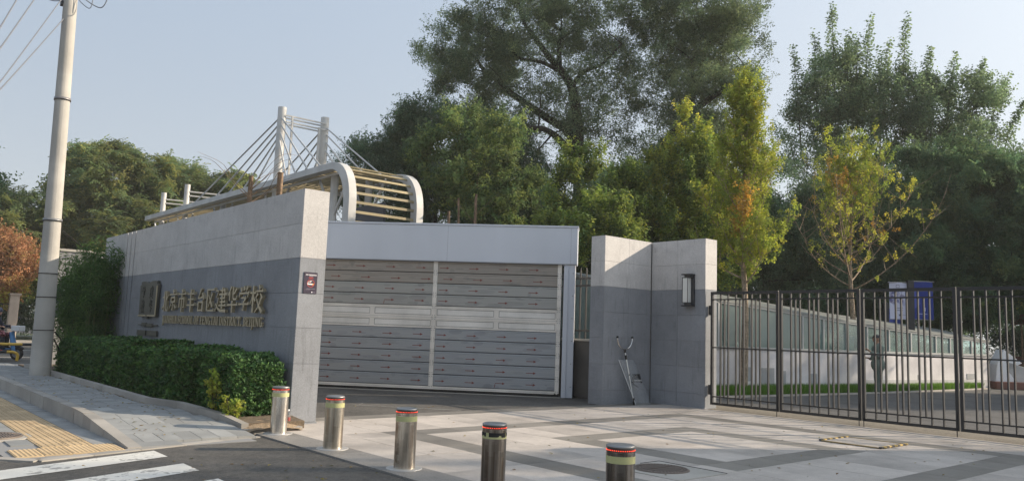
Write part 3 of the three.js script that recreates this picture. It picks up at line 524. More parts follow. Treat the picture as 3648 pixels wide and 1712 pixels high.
// ---------------------------------------------------------------- bollards
{
  seed(61);
  const ringMat = new THREE.MeshStandardMaterial({ color: lin(0.3, 0.01, 0.01), emissive: lin(1, 0.07, 0.03), emissiveIntensity: 1.5, roughness: 0.4 }); ringMat.userData = {};
  const tints = [[0.74, 0.71, 0.66], [0.6, 0.55, 0.47], [0.66, 0.6, 0.52], [0.3, 0.27, 0.24], [0.22, 0.215, 0.21], [0.3, 0.28, 0.26]];
  const labels = ['polished stainless steel bollard nearest the hedge and sign wall', 'steel bollard second from the sign wall, white patch on its yellow band', 'steel bollard third from the sign wall, rust brown stain down its left',
    'tarnished dark steel bollard fourth from the wall, black scuffs on its band', 'dark steel bollard fifth from the wall beside the round manhole cover', 'dark bollard top at the picture foot, last of the row from the wall'];
  const xs = [-9.95, -8.47, -6.95, -5.53, -4.04, -2.4];
  const stain = (k) => {
    const cv = document.createElement('canvas'); cv.width = 256; cv.height = 256; const c = cv.getContext('2d'); c.fillStyle = '#fff'; c.fillRect(0, 0, 256, 256);
    for (let i = 0; i < 90; i++) { const x = R() * 256, w = rr(2, 20), a = rr(0.02, k > 2 ? 0.16 : 0.1); c.fillStyle = R() < 0.6 ? `rgba(96,66,40,${a})` : `rgba(40,38,36,${a})`; c.fillRect(x, rr(-80, 120), w, rr(60, 300)); }
    if (k === 2) for (let i = 0; i < 40; i++) { c.fillStyle = `rgba(70,42,26,${rr(0.08, 0.2)})`; c.fillRect(128 + rr(-30, 12), rr(0, 230), rr(3, 16), rr(10, 60)); }
    const t = new THREE.CanvasTexture(cv); t.wrapS = THREE.RepeatWrapping; t.colorSpace = THREE.SRGBColorSpace; return t;
  };
  const arc = (a0, a1, r, y0, y1) => new THREE.CylinderGeometry(r, r, y1 - y0, 24, 1, true, a0, a1 - a0).translate(0, (y0 + y1) / 2, 0);
  xs.forEach((x, i) => {
    const b = thing('bollard', labels[i], 'bollard', 'rising bollards along the plaza edge', [x, i === 5 ? -0.02 : 0.012, -4.63], i * 1.3 + 0.4);
    const sm = new THREE.MeshStandardMaterial({ color: lin(...tints[i]), metalness: 1, roughness: 0.26 + 0.03 * (i % 2), map: stain(i) }); sm.userData = {};
    obj('post', [cyl(0, 0, 0, 0.478, 0.1095, 0.1095, 48), cyl(0, 0, 0.526, 0.56, 0.1095, 0.1095, 48)], sm, b);
    obj('reflective_band', [cyl(0, 0, 0.476, 0.528, 0.1105, 0.1105, 48)], mat([0.62, 0.62, 0.3], { roughness: 0.5, map: T.concrete }), b);
    if (i === 1) obj('patch', arc(0.9, 1.7, 0.1112, 0.477, 0.53), mat([0.75, 0.72, 0.65]), b);
    if (i === 3) for (let k = 0; k < 26; k++) { const a = rr(0, 6.28); obj('scuff', arc(a, a + rr(0.1, 0.5), 0.1111 + k * 0.00004, 0.508 - rr(0, 0.02), 0.53), M.rubber, b); }
    obj('light_slot', cyl(0, 0, 0.559, 0.582, 0.106, 0.106, 48), mat([0.1, 0.04, 0.035], { roughness: 0.3 }), b);
    const dots = []; for (let k = 0; k < 40; k++) dots.push(new THREE.SphereGeometry(0.0042, 6, 4).translate(0.1065 * Math.cos(k * Math.PI / 20), 0.57, 0.1065 * Math.sin(k * Math.PI / 20)));
    obj('light_ring', dots, ringMat, b);
    obj('cap', new THREE.LatheGeometry([[0, 0.612], [0.06, 0.611], [0.1, 0.607], [0.1095, 0.6], [0.1105, 0.581], [0, 0.58]].reverse().map(([a, c]) => new THREE.Vector2(a, c)), 48), mat([0.3, 0.3, 0.3], { metalness: 0.8, roughness: 0.45 }), b);
    obj('base_ring', new THREE.LatheGeometry([[0.185, -0.004], [0.185, 0.005], [0.165, 0.008], [0.14, 0.006], [0.125, 0.009], [0.108, 0.007]].map(([a, c]) => new THREE.Vector2(a, c)), 48), mat([0.55, 0.53, 0.5], { metalness: 0.7, roughness: 0.5 }), b);
  });
}

// ---------------------------------------------------------------- black folding gate
{
  const labels = ['black metal gate leaf hinged on the granite corner wall with the lantern', 'second black gate leaf from the lantern wall, slim bare trunk showing behind', 'third black gate leaf from the lantern wall, guard and flags showing behind', 'fourth black gate leaf from the lantern wall, white sculpture showing behind'];
  const xs = [-9.88, -8.29, -6.675, -5.06, -3.45], z = -14.11;
  for (let i = 0; i < 4; i++) {
    const a = xs[i] + 0.012, b = xs[i + 1] - 0.012, L = b - a;
    const f = thing('gate_leaf', labels[i], 'gate', 'leaves of the black folding gate', [a, 0, z]);
    obj('stile', rbox(0, 0.05, 0.1, 2.44, -0.03, 0.03, 0.004), M.fencePaint, f); obj('stile', rbox(L - 0.05, L, 0.1, 2.44, -0.03, 0.03, 0.004), M.fencePaint, f);
    obj('rail', box(0.05, L - 0.05, 2.385, 2.44, -0.028, 0.028), M.fencePaint, f); obj('rail', box(0.05, L - 0.05, 2.265, 2.29, -0.02, 0.02), M.fencePaint, f);
    obj('rail', box(0.05, L - 0.05, 1.265, 1.29, -0.02, 0.02), M.fencePaint, f); obj('rail', box(0.05, L - 0.05, 0.255, 0.28, -0.02, 0.02), M.fencePaint, f); obj('rail', box(0.05, L - 0.05, 0.1, 0.15, -0.028, 0.028), M.fencePaint, f);
    const n = 8, step = (L - 0.1) / n;
    for (let k = 1; k < n; k++) obj('bar', box(0.05 + k * step - 0.01, 0.05 + k * step + 0.01, 0.15, 2.385, -0.023, 0.023), M.fencePaint, f);
    for (const k of [1, 3, 5]) obj('bar', box(0.05 + (k + 0.5) * step - 0.01, 0.05 + (k + 0.5) * step + 0.01, 0.28, 2.265, -0.023, 0.023), M.fencePaint, f);
    obj('drop_bolt', bar(V(L - 0.03, -0.005, 0.04), V(L - 0.03, 0.4, 0.04), 0.008), M.fencePaint, f);
    if (i === 2) obj('drop_bolt', bar(V(0.03, -0.005, 0.04), V(0.03, 0.4, 0.04), 0.008), M.fencePaint, f);
    if (i === 0) obj('hinge', [box(-0.05, 0, 1.95, 2.15, -0.03, 0.03), box(-0.05, 0, 0.3, 0.5, -0.03, 0.03)], M.fencePaint, f);
  }
  // short spiked fence between the gate post and the corner wall
  const sf = thing('spiked_fence', 'short black spiked fence on a dark wall beside the gate post', 'fence', null, [-13.7, 0, -13.4]);
  obj('base_wall', rbox(0, 1.9, 0, 1.3, -0.12, 0.12, 0.01), mat([0.14, 0.13, 0.12], { map: T.concrete, roughness: 0.9, bumpMap: T.concrete, bumpScale: 0.01 }), sf);
  obj('coping', rbox(-0.02, 1.92, 1.3, 1.35, -0.15, 0.15, 0.008), M.concrete, sf);
  for (const y of [2.74, 2.57, 1.52]) obj('rail', box(0, 1.9, y, y + 0.045, -0.02, 0.02), M.fencePaint, sf);
  for (let x = 0.08; x < 1.9; x += 0.19) obj('picket', [box(x, x + 0.03, 1.36, 2.94, -0.014, 0.014), new THREE.ConeGeometry(0.024, 0.08, 4).translate(x + 0.015, 2.98, 0)], M.fencePaint, sf);
}
// wall lantern
{
  const l = thing('wall_lantern', 'tall black framed lantern with milky panes on the corner wall', 'lamp', null, [-10.32, 2.13, -13.99]);
  obj('bracket', [rbox(0.05, 0.12, 0, 0.69, 0.004, 0.05)], M.blackPaint, l);
  obj('hood', [rbox(-0.13, 0.12, 0.665, 0.69, 0.0, 0.16), rbox(-0.06, 0.11, 0.615, 0.664, 0.02, 0.14)], M.blackPaint, l);
  obj('tray', [rbox(-0.13, 0.12, -0.005, 0.02, 0.0, 0.16), rbox(-0.06, 0.11, 0.021, 0.07, 0.02, 0.14)], M.blackPaint, l);
  obj('frame', [[-0.105, 0.02], [-0.105, 0.142], [0.03, 0.142]].map(([x, z]) => rbox(x, x + 0.014, 0.07, 0.615, z, z + 0.014, 0.002)).concat([box(-0.105, 0.05, 0.602, 0.616, 0.02, 0.156), box(-0.105, 0.05, 0.068, 0.08, 0.02, 0.156)]), M.blackPaint, l);
  obj('pane', [box(-0.098, 0.045, 0.082, 0.6, 0.028, 0.15)], mat([0.7, 0.7, 0.66], { roughness: 0.3 }), l);
}
// restraint fork and riot shield leaning on the corner wall
{
  const f = thing('restraint_fork', 'steel U-shaped restraint fork leaning upright on the corner wall', 'restraint fork', null, [-11.1, 0.012, -13.11]);
  const arcP = []; for (let i = 0; i <= 16; i++) { const a = Math.PI * (1 + i / 16); arcP.push(V(-0.2, 1.39 + 0.24 * Math.sin(a) + (i === 0 || i === 16 ? 0.02 : 0), -0.24 * Math.cos(a) * -1 * -1)); }
  const dz = 0.09;
  obj('fork_arc', tube(arcP.map((p) => V(p.x, p.y, p.z + dz)), 0.014, 8), M.steel, f);
  obj('shaft', tube([V(-0.2, 1.15, dz), V(-0.1, 0.58, 0.04), V(0.0, 0.01, 0)], 0.016, 8), mat([0.6, 0.6, 0.58], { metalness: 0.9, roughness: 0.3 }), f);
  obj('grip', [tube([V(-0.2, 1.15, dz), V(-0.188, 1.08, dz - 0.005)], 0.022, 8), tube([V(-0.182, 1.03, dz - 0.01), V(-0.165, 0.94, dz - 0.018)], 0.022, 8), tube([V(0, 0.14, 0.005), V(0, 0, 0)], 0.022, 8)], M.rubber, f);
  obj('tip', [arcP[0], arcP[16]].map((p) => new THREE.SphereGeometry(0.026, 10, 8).translate(p.x, p.y, p.z + dz)), M.rubber, f);
  const s = thing('riot_shield', 'clear curved riot shield leaning below the restraint fork', 'shield', null, [-11.06, 0.012, -13.3]);
  const g = new THREE.PlaneGeometry(0.5, 0.93, 14, 10), p = g.attributes.position;
  for (let i = 0; i < p.count; i++) { const x = p.getX(i), y = p.getY(i) + 0.465; const out = Math.cos(x / 0.5 * 2.2) * 0.12 - 0.05; p.setXYZ(i, out - y * 0.3, y, -x + 0.28 * y - 0.08); }
  g.computeVertexNormals();
  const clear = new THREE.MeshPhysicalMaterial({ color: lin(0.93, 0.95, 0.96), roughness: 0.05, transmission: 0.86, thickness: 0, side: THREE.DoubleSide, ior: 1.6, clearcoat: 1 }); clear.userData = {};
  obj('shell', g, clear, s);
  obj('edge', [tube([0, 0.25, 0.5, 0.75, 1].map((t) => V(Math.cos(1.1) * 0.12 - 0.05 - t * 0.93 * 0.3, t * 0.93, 0.25 + 0.28 * t * 0.93 - 0.08)), 0.006, 6)], mat([0.7, 0.72, 0.72], { roughness: 0.2 }), s);
  obj('name_board', rbox(0.045, 0.055, 0.47, 0.65, -0.23 + 0.12, 0.02 + 0.12, 0.003).rotateZ(0.29), M.black, s);
  obj('lettering', new TextGeometry('FANGBAO', { font: sansFont, size: 0.036, depth: 0.002, curveSegments: 2, bevelEnabled: false }).rotateY(Math.PI / 2).translate(0.056, 0.49, 0.13).rotateZ(0.29), M.white, s);
  obj('handle', tube([V(-0.1, 0.62, 0.06), V(-0.2, 0.56, 0.06), V(-0.2, 0.42, 0.02), V(-0.08, 0.36, 0.02)], 0.014, 8), M.rubber, s);
  obj('bolt', [[0.62, 0.24], [0.47, 0.2], [0.62, -0.06], [0.46, -0.1]].map(([y, z]) => new THREE.SphereGeometry(0.014, 8, 6).translate(0.055 - 0.3 * y, y, z)), M.rubber, s);
}
// manholes, striped lid
{
  seed(71);
  const iron = mat([0.2, 0.165, 0.14], { roughness: 0.6, metalness: 0.5, bumpMap: T.fine, bumpScale: 0.002 });
  const manhole = (r) => { const gs = [cyl(0, 0, -0.02, 0.004, r, r, 40)]; gs.push(new THREE.TorusGeometry(r - 0.02, 0.008, 6, 48).rotateX(Math.PI / 2).translate(0, 0.005, 0), new THREE.TorusGeometry(r * 0.72, 0.006, 6, 48).rotateX(Math.PI / 2).translate(0, 0.005, 0)); for (let i = -12; i <= 12; i++) { const z = i * r / 11.5, h = Math.sqrt(Math.max(0, (r * 0.7) ** 2 - z * z)); if (h > 0.03) for (let q = -1; q <= 1; q += 2) gs.push(box(q > 0 ? 0.02 : -h, q > 0 ? h : -0.02, 0.003, 0.012, z - r * 0.022, z + r * 0.022)); } for (let i = 0; i < 44; i++) { const a = i / 44 * 6.283; gs.push(new THREE.BoxGeometry(r * 0.16, 0.009, 0.016).translate(r * 0.84, 0.006, 0).rotateY(a)); } return gs; };
  const m1 = thing('manhole_cover', 'round iron manhole cover set in the plaza behind the fifth bollard', 'manhole cover', null, [-5.57, 0.012, -7.05]);
  obj('lid', manhole(0.31), iron, m1);
  obj('frame', [box(-0.36, 0.55, -0.02, 0.0, -0.42, 0.4)], M.concrete, m1); obj('gap', [box(-0.36, 0.55, -0.004, 0.0035, -0.435, -0.42), box(-0.375, -0.36, -0.004, 0.003, -0.435, -0.1)], M.rubber, m1);
  const m2 = thing('manhole_cover', 'rusty round manhole cover in the footway beside tactile paving', 'manhole cover', null, [-11.0, 0.02, -1.58]);
  obj('lid', manhole(0.33), iron, m2); obj('frame', cyl(0, 0, -0.06, -0.004, 0.42, 0.42, 32), M.concrete, m2);
  const lid = thing('striped_lid', 'square pit lid edged with yellow and black tape on the plaza', 'pit lid', null, [-5.52, 0.008, -11.68]);
  obj('lid', rbox(-0.43, 0.43, 0, 0.012, -0.4, 0.4, 0.004), M.slabLight[1], lid);
  const yel = mat([0.75, 0.53, 0.16], { roughness: 0.55, map: T.concrete });
  const seg = (m2n, pick2) => { const gs = []; for (let k = 0; k < 10; k++) { if (k % 2 !== pick2) continue; const a = -0.46 + k * 0.092; gs.push(box(-0.46, -0.42, 0.006, 0.026, a * 0.93, (a + 0.092) * 0.93), box(0.42, 0.46, 0.006, 0.026, a * 0.93, (a + 0.092) * 0.93)); } return gs; };
  obj('tape', seg(0, 0), yel, lid); obj('tape', seg(0, 1), M.black, lid);
  obj('edge_strip', [box(-0.42, 0.42, 0.004, 0.018, -0.43, -0.405), box(-0.42, 0.42, 0.004, 0.018, 0.405, 0.43)], mat([0.3, 0.22, 0.1]), lid);
}

// ---------------------------------------------------------------- utility pole and wires
{
  const p = thing('utility_pole', 'tall tapered concrete utility pole left of the hedge', 'pole', null, [-19.3, 0.18, -3.55]);
  const top = V(0, 12.5, 0.25), cm = mat([0.6, 0.58, 0.54], { map: T.concrete, roughness: 0.85, bumpMap: T.concrete, bumpScale: 0.012 });
  obj('shaft', tube([V(0, -0.2, 0), V(0, 4, 0.08), top], (t) => lerp(0.205, 0.115, t), 32), cm, p);
  const at = (y) => V(0, y, 0.02 * y), band = (y, h, k) => tube([at(y), at(y + h)], lerp(0.205, 0.115, (y + 0.2) / 12.7) + k, 32);
  obj('steel_band', band(3.28, 0.06, 0.006), mat([0.3, 0.3, 0.3], { metalness: 0.6, roughness: 0.45 }), p);
  obj('steel_band', band(5.95, 0.06, 0.006), mat([0.28, 0.27, 0.27], { metalness: 0.6, roughness: 0.45 }), p);
  for (const y of [0.95, 1.65, 2.15]) obj('tie_wire', band(y, 0.014, 0.008), M.rubber, p);
  obj('bracket', [rbox(-0.14, 0.02, 8.1, 8.2, 0.2, 0.34, 0.01)], M.black, p);
  const wm = mat([0.16, 0.17, 0.19], { roughness: 0.6 });
  const wire = (a, b, sag, r, label) => { const pts = []; for (let i = 0; i <= 16; i++) { const t = i / 16; pts.push(a.clone().lerp(b, t).add(V(0, -sag * 4 * t * (1 - t), 0))); } return tag(obj('overhead_wire', tube(pts, r, 5), wm, scene), label, 'wire', 'overhead wires at the pole'); };
  wire(V(-19.4, 8.05, -3.33), V(-13.0, 4.06, -1.23), 0.02, 0.011, 'lowest overhead wire running left from the utility pole');
  wire(V(-19.4, 8.6, -3.3), V(-13.0, 4.04, -1.22), 0.02, 0.011, 'second lowest overhead wire running left from the pole');
  wire(V(-19.9, 8.98, -3.0), V(-13.0, 4.62, -1.24), 0.02, 0.013, 'third overhead wire up, left of the pole');
  wire(V(-20.1, 9.06, -2.7), V(-12.9, 4.83, -1.22), 0.02, 0.014, 'topmost overhead wire in the upper left corner');
  const loop = thing('service_loop', 'loose loops of service cable hanging either side of the pole top', 'cable', null, [-19.3, 8.45, -3.38]);
  obj('cable', tube(new THREE.CatmullRomCurve3([V(0.1, 0.15, -0.1), V(0.25, -0.08, -0.4), V(0.45, -0.16, -0.55), V(0.55, 0.05, -0.62), V(0.5, 0.5, -0.6)]).getPoints(20), 0.011, 5), wm, loop);
  obj('cable', tube(new THREE.CatmullRomCurve3([V(-0.05, -0.05, 0.12), V(-0.25, -0.05, 0.3), V(-0.4, 0.05, 0.45), V(-0.5, 0.4, 0.5)]).getPoints(20), 0.011, 5), wm, loop);
  obj('cable', tube(new THREE.CatmullRomCurve3([V(0.1, 0.05, -0.1), V(0.2, -0.1, -0.2), V(0.3, -0.2, -0.34), V(0.32, 0.1, -0.38), V(0.3, 0.5, -0.3)]).getPoints(20), 0.009, 5), wm, loop);
}

// ---------------------------------------------------------------- cable-stayed canopy
{
  seed(81);
  const c = thing('cable_canopy', 'white cable-stayed canopy with curved end frame and yellow slats', 'canopy', null, [-22, 0, -12]);
  const X = 22, Zo = 12, wm = M.white, L = (g) => g.translate(X, 0, Zo);
  const frame = (z) => {
    const s = new THREE.Shape(); s.moveTo(-43.3, 6.56); s.lineTo(-23.3, 6.56); s.bezierCurveTo(-22.6, 6.54, -22.2, 6.0, -22.21, 5.2); s.lineTo(-22.21, 0); s.lineTo(-21.86, 0); s.lineTo(-21.86, 5.3); s.bezierCurveTo(-21.86, 6.25, -22.35, 6.76, -23.25, 6.77); s.lineTo(-43.3, 6.77);
    return L(new THREE.ExtrudeGeometry(s, { depth: 0.26, bevelEnabled: true, bevelSize: 0.008, bevelThickness: 0.008, bevelSegments: 1, curveSegments: 16 }).translate(0, 0, z - 0.26));
  };
  obj('end_frame', frame(-12), wm, c); obj('end_frame', frame(-14.55), wm, c);
  for (let x = -23.25; x > -43.2; x -= 0.29) obj('slat', L(box(x - 0.085, x + 0.085, 6.6, 6.65, -14.54, -12.27)), pick(M.slat), c, { ox: rr(0, 9) });
  const cur = [[-22.85, 6.66, 0.35], [-22.55, 6.5, 0.7], [-22.3, 6.24, 1.0], [-22.14, 5.96, 1.25], [-22.06, 5.68, 1.45], [-22.04, 5.38, 1.57], [-22.04, 5.07, 1.57], [-22.04, 4.75, 1.57], [-22.04, 4.43, 1.57]];
  for (const [x, y, a] of cur) obj('slat', L(new THREE.BoxGeometry(0.085, 0.035, 2.3).rotateZ(-a).translate(x, y, -13.4)), pick(M.slat), c, { ox: rr(0, 9) });
  for (const [z, t] of [[-12.6, 9.83], [-14.43, 9.8]]) obj('mast', L(cyl(-28.65, z, 0, t, 0.17, 0.165, 20)), wm, c);
  obj('mast_truss', [9.25, 9.5].flatMap((y) => [beam(V(-28.45, y, -12.7), V(-28.45, y, -14.4), 0.05, 0.05), beam(V(-28.85, y, -12.7), V(-28.85, y, -14.4), 0.05, 0.05)]).concat([beam(V(-28.45, 6.8, -12.95), V(-28.45, 9.5, -12.95), 0.07, 0.07), beam(V(-28.45, 6.8, -14.1), V(-28.45, 9.3, -14.1), 0.07, 0.07)]).map(L), wm, c);
  const cable = (a, b) => obj('stay_cable', L(bar(a, b, 0.032, 6)), wm, c);
  [[-36.5, 9.45], [-33.9, 9.2], [-32.4, 8.95], [-30.85, 8.7], [-29.75, 8.5], [-26.85, 8.6], [-26.05, 8.9], [-25.05, 9.2], [-24.1, 9.45]].forEach(([x, y]) => { cable(V(-28.65, y, -12.55), V(x, 6.74, -12.13)); cable(V(-28.65, y - 0.02, -14.45), V(x, 6.74, -14.68)); });
  for (const [x, z] of [[-24.3, -12.75], [-24.3, -14.1], [-34.5, -12.75], [-34.5, -14.1], [-39.4, -12.75], [-43.0, -12.75]]) obj('column', L(cyl(x, z, 0, x < -38 ? 8.1 : 6.6, 0.13, 0.13, 16)), wm, c);
  for (const [x, z] of [[-24.3, -12.75], [-24.3, -14.1], [-28.65, -12.6], [-34.5, -12.75], [-39.4, -12.75], [-43.0, -12.75]]) for (const s of [-1, 1]) obj('strut', L(beam(V(x, 5.1, z), V(x + s * 1.1, 6.55, z), 0.06, 0.08)), wm, c);
  obj('post_truss', [7.55, 7.75].map((y) => L(beam(V(-39.3, y, -12.85), V(-38.9, y, -14.4), 0.06, 0.06))).concat([7.55, 7.75].map((y) => L(beam(V(-42.9, y, -12.85), V(-42.5, y, -14.4), 0.06, 0.06)))), wm, c);
  obj('board', L(box(-25.3, -22.5, 1.5, 5.6, -13.75, -13.65)), mat([0.05, 0.055, 0.07], { roughness: 0.4 }), c);
  obj('tie_beam', L(beam(V(-43, 6.5, -12.4), V(-23, 6.5, -12.4), 0.05, 0.08)), wm, c);
}

// ---------------------------------------------------------------- glass ramp building behind the gate
{
  seed(91);
  const b = thing('glass_building', 'long low white building with a sloping band of green glass', 'building', null, [-13.35, 0, -17], -0.1536);
  const wall = mat([0.86, 0.83, 0.85], { map: T.concrete, roughness: 0.9 }), alu = mat([0.42, 0.43, 0.42], { roughness: 0.45 });
  const prof = [[-1.6, 2.72], [1.97, 2.54], [4.07, 2.43], [6.64, 2.25], [9.58, 2.06], [14.19, 1.84], [16.4, 1.74]]; // eave height against metres along the wall
  const eave = (q) => { let i = 0; while (i < prof.length - 2 && q > prof[i + 1][0]) i++; const [x0, y0] = prof[i], [x1, y1] = prof[i + 1]; return lerp(y0, y1, (q - x0) / (x1 - x0)); };
  const Zl = (q) => -q, E0 = -1.6, E1 = 16.25;
  obj('wall', box(-4, 0, 0, 1.2, Zl(E1), Zl(E0)), wall, b);
  obj('plinth', box(-4, 0.012, 0, 0.33, Zl(E1), Zl(8.6)), mat([0.6, 0.59, 0.6], { map: T.concrete }), b);
  obj('sill', box(-4.02, 0.04, 1.2, 1.265, Zl(E1 + 0.02), Zl(E0 - 0.04)), alu, b);
  const stops = [-1.6, -0.4, 0.8, 2, 3.32, 4.63, 5.63, 6.63, 7.77, 8.86, 10.06, 11.32, 12.83, 13.74, 15.16, 16.2];
  const glass = new THREE.MeshPhysicalMaterial({ color: lin(0.5, 0.68, 0.63), roughness: 0.06, transmission: 0.72, thickness: 0, side: THREE.DoubleSide, ior: 1.55 }); glass.userData = {};
  const quad = (x, z0, y0a, y1a, z1, y0b, y1b) => { const g = new THREE.BufferGeometry(); g.setAttribute('position', new THREE.Float32BufferAttribute([x, y0a, z0, x, y0b, z1, x, y1b, z1, x, y1a, z0], 3)); g.setIndex([0, 2, 1, 0, 3, 2]); g.computeVertexNormals(); return g; };
  for (let i = 0; i < stops.length - 1; i++) {
    const a = stops[i], c = stops[i + 1];
    const w = obj('window', [beam(V(0, 1.27, Zl(a)), V(0, eave(a), Zl(a)), 0.06, 0.06), beam(V(0, eave(a) - 0.03, Zl(a)), V(0, eave(c) - 0.03, Zl(c)), 0.06, 0.06)], alu, b);
    obj('pane', quad(-0.01, Zl(a + 0.03), 1.27, eave(a) - 0.05, Zl(c - 0.03), 1.27, eave(c) - 0.05), glass, w);
    if (i % 3 === 1 || i > 7) obj('blind', box(-0.35, -0.33, 1.27, 1.27 + (eave(a) - 1.27) * rr(0.4, 0.65), Zl(c - 0.2), Zl(a + 0.25)), mat([0.06, 0.08, 0.085]), w);
  }
  // near end, facing the gate: glazed gable
  for (const [x0, x1, y0, y1] of [[-4, -2, 2.75, 3.15], [-2, 0, 3.15, 2.68]]) { const sh = new THREE.Shape([[x0, 1.27], [x1, 1.27], [x1, y1], [x0, y0]].map((q) => new THREE.Vector2(...q))); const w = obj('window', [beam(V(x0, 1.27, 1.6), V(x0, y0, 1.6), 0.06, 0.06), beam(V(x1, 1.27, 1.6), V(x1, y1, 1.6), 0.06, 0.06), beam(V(x0, y0, 1.6), V(x1, y1, 1.6), 0.08, 0.08)], alu, b); obj('pane', new THREE.ShapeGeometry(sh).translate(0, 0, 1.59), glass, w); }
  const roof = (x0, x1, h0, h1, q0, q1) => { const g = new THREE.BoxGeometry(1, 1, 1), p = g.attributes.position; for (let i = 0; i < p.count; i++) { const zz = p.getZ(i) > 0 ? q0 : q1, e = eave(zz); p.setXYZ(i, p.getX(i) < 0 ? x0 : x1, e + (p.getX(i) < 0 ? h0 : h1) + (p.getY(i) > 0 ? 0.045 : 0), Zl(zz)); } g.computeVertexNormals(); return g; };
  obj('roof', prof.slice(0, -1).flatMap(([q0], i) => [roof(-2, 0.05, 0.42, -0.01, q0 - (i ? 0 : 0.12), prof[i + 1][0]), roof(-4.1, -2.002, 0.1, 0.42, q0 - (i ? 0 : 0.12), prof[i + 1][0])]), mat([0.3, 0.32, 0.31], { map: T.concrete, roughness: 0.5 }), b);
  obj('floor', box(-3.98, -0.05, 1.205, 1.21, Zl(16.2), Zl(-1.55)), wall, b);
  obj('vent', [[3.75, 0.6, 0.2, 0.68], [4.5, 0.36, 0.2, 0.6], [6.0, 0.32, 0.2, 0.52], [3.1, 0.3, 0.3, 0.7], [14.8, 0.5, 0.36, 0.55]].map(([z, w, y, h]) => box(0, 0.004 + (y === 0.36 ? 0.012 : 0), y, h, Zl(z + w), Zl(z))), mat([0.42, 0.43, 0.45], { map: T.concrete }), b);
  // grass strip, low kerb
  setting('lawn', [sheet([[-13.5, -15.6], [-12.05, -15.6], [-11.82, -17.2], [-11.18, -23.3], [-10.85, -30], [-10.85, -33.2], [-13.34, -17]], 0.012)], mat([0.09, 0.13, 0.03], { map: T.asphalt }), 'narrow grass strip along the glass building');
  setting('lawn_kerb', [beam(V(-12.05, 0, -15.6), V(-11.82, 0, -17.2), 0.08, 0.08), beam(V(-11.82, 0.0, -17.2), V(-11.18, 0.0, -23.3), 0.08, 0.078), beam(V(-11.18, 0.0, -23.3), V(-10.85, 0.0, -30), 0.08, 0.079), beam(V(-10.85, 0.0, -30), V(-10.85, 0.0, -33.2), 0.08, 0.077)], M.concrete, 'thin pale kerb between grass strip and drive');
  const bl = new THREE.BufferGeometry(); { const pos = [], idx = []; for (let k = 0; k < 9; k++) { const a = rr(0, 6.28), h = rr(0.1, 0.22), ox = rr(-0.05, 0.05), oz = rr(-0.05, 0.05), q = pos.length / 3, w = 0.006; pos.push(ox - w, 0, oz, ox + w, 0, oz, ox + Math.cos(a) * h * 0.4, h, oz + Math.sin(a) * h * 0.4); idx.push(q, q + 1, q + 2); } bl.setAttribute('position', new THREE.Float32BufferAttribute(pos, 3)); bl.setIndex(idx); }
  const n = 9000, gm = new THREE.InstancedMesh(bl, M.leaf, n), o = new THREE.Object3D(), col = new THREE.Color();
  for (let i = 0; i < n; i++) { const z = -(15.9 + 16.6 * Math.pow(R(), 1.2)), x1 = (z > -23.3 ? lerp(-11.82, -11.18, (-z - 17.2) / 6.1) : lerp(-11.18, -10.87, Math.min(1, (-z - 23.3) / 6.7))) - 0.05, x0 = -13.35 + 0.155 * (-z - 17) + 0.02; if (x0 > x1) continue; o.position.set(rr(x0, x1), 0.012, z); o.rotation.set(0, rr(0, 6.28), 0); o.scale.setScalar(rr(0.7, 1.3)); o.updateMatrix(); gm.setMatrixAt(i, o.matrix); const f = rr(0.7, 1.2); gm.setColorAt(i, col.setRGB(0.12 * f, 0.24 * f, 0.03 * f)); }
  gm.name = 'grass'; tag(gm, 'bright green uncut grass along the foot of the glass building', 'grass', null, 'stuff'); scene.add(gm);
}

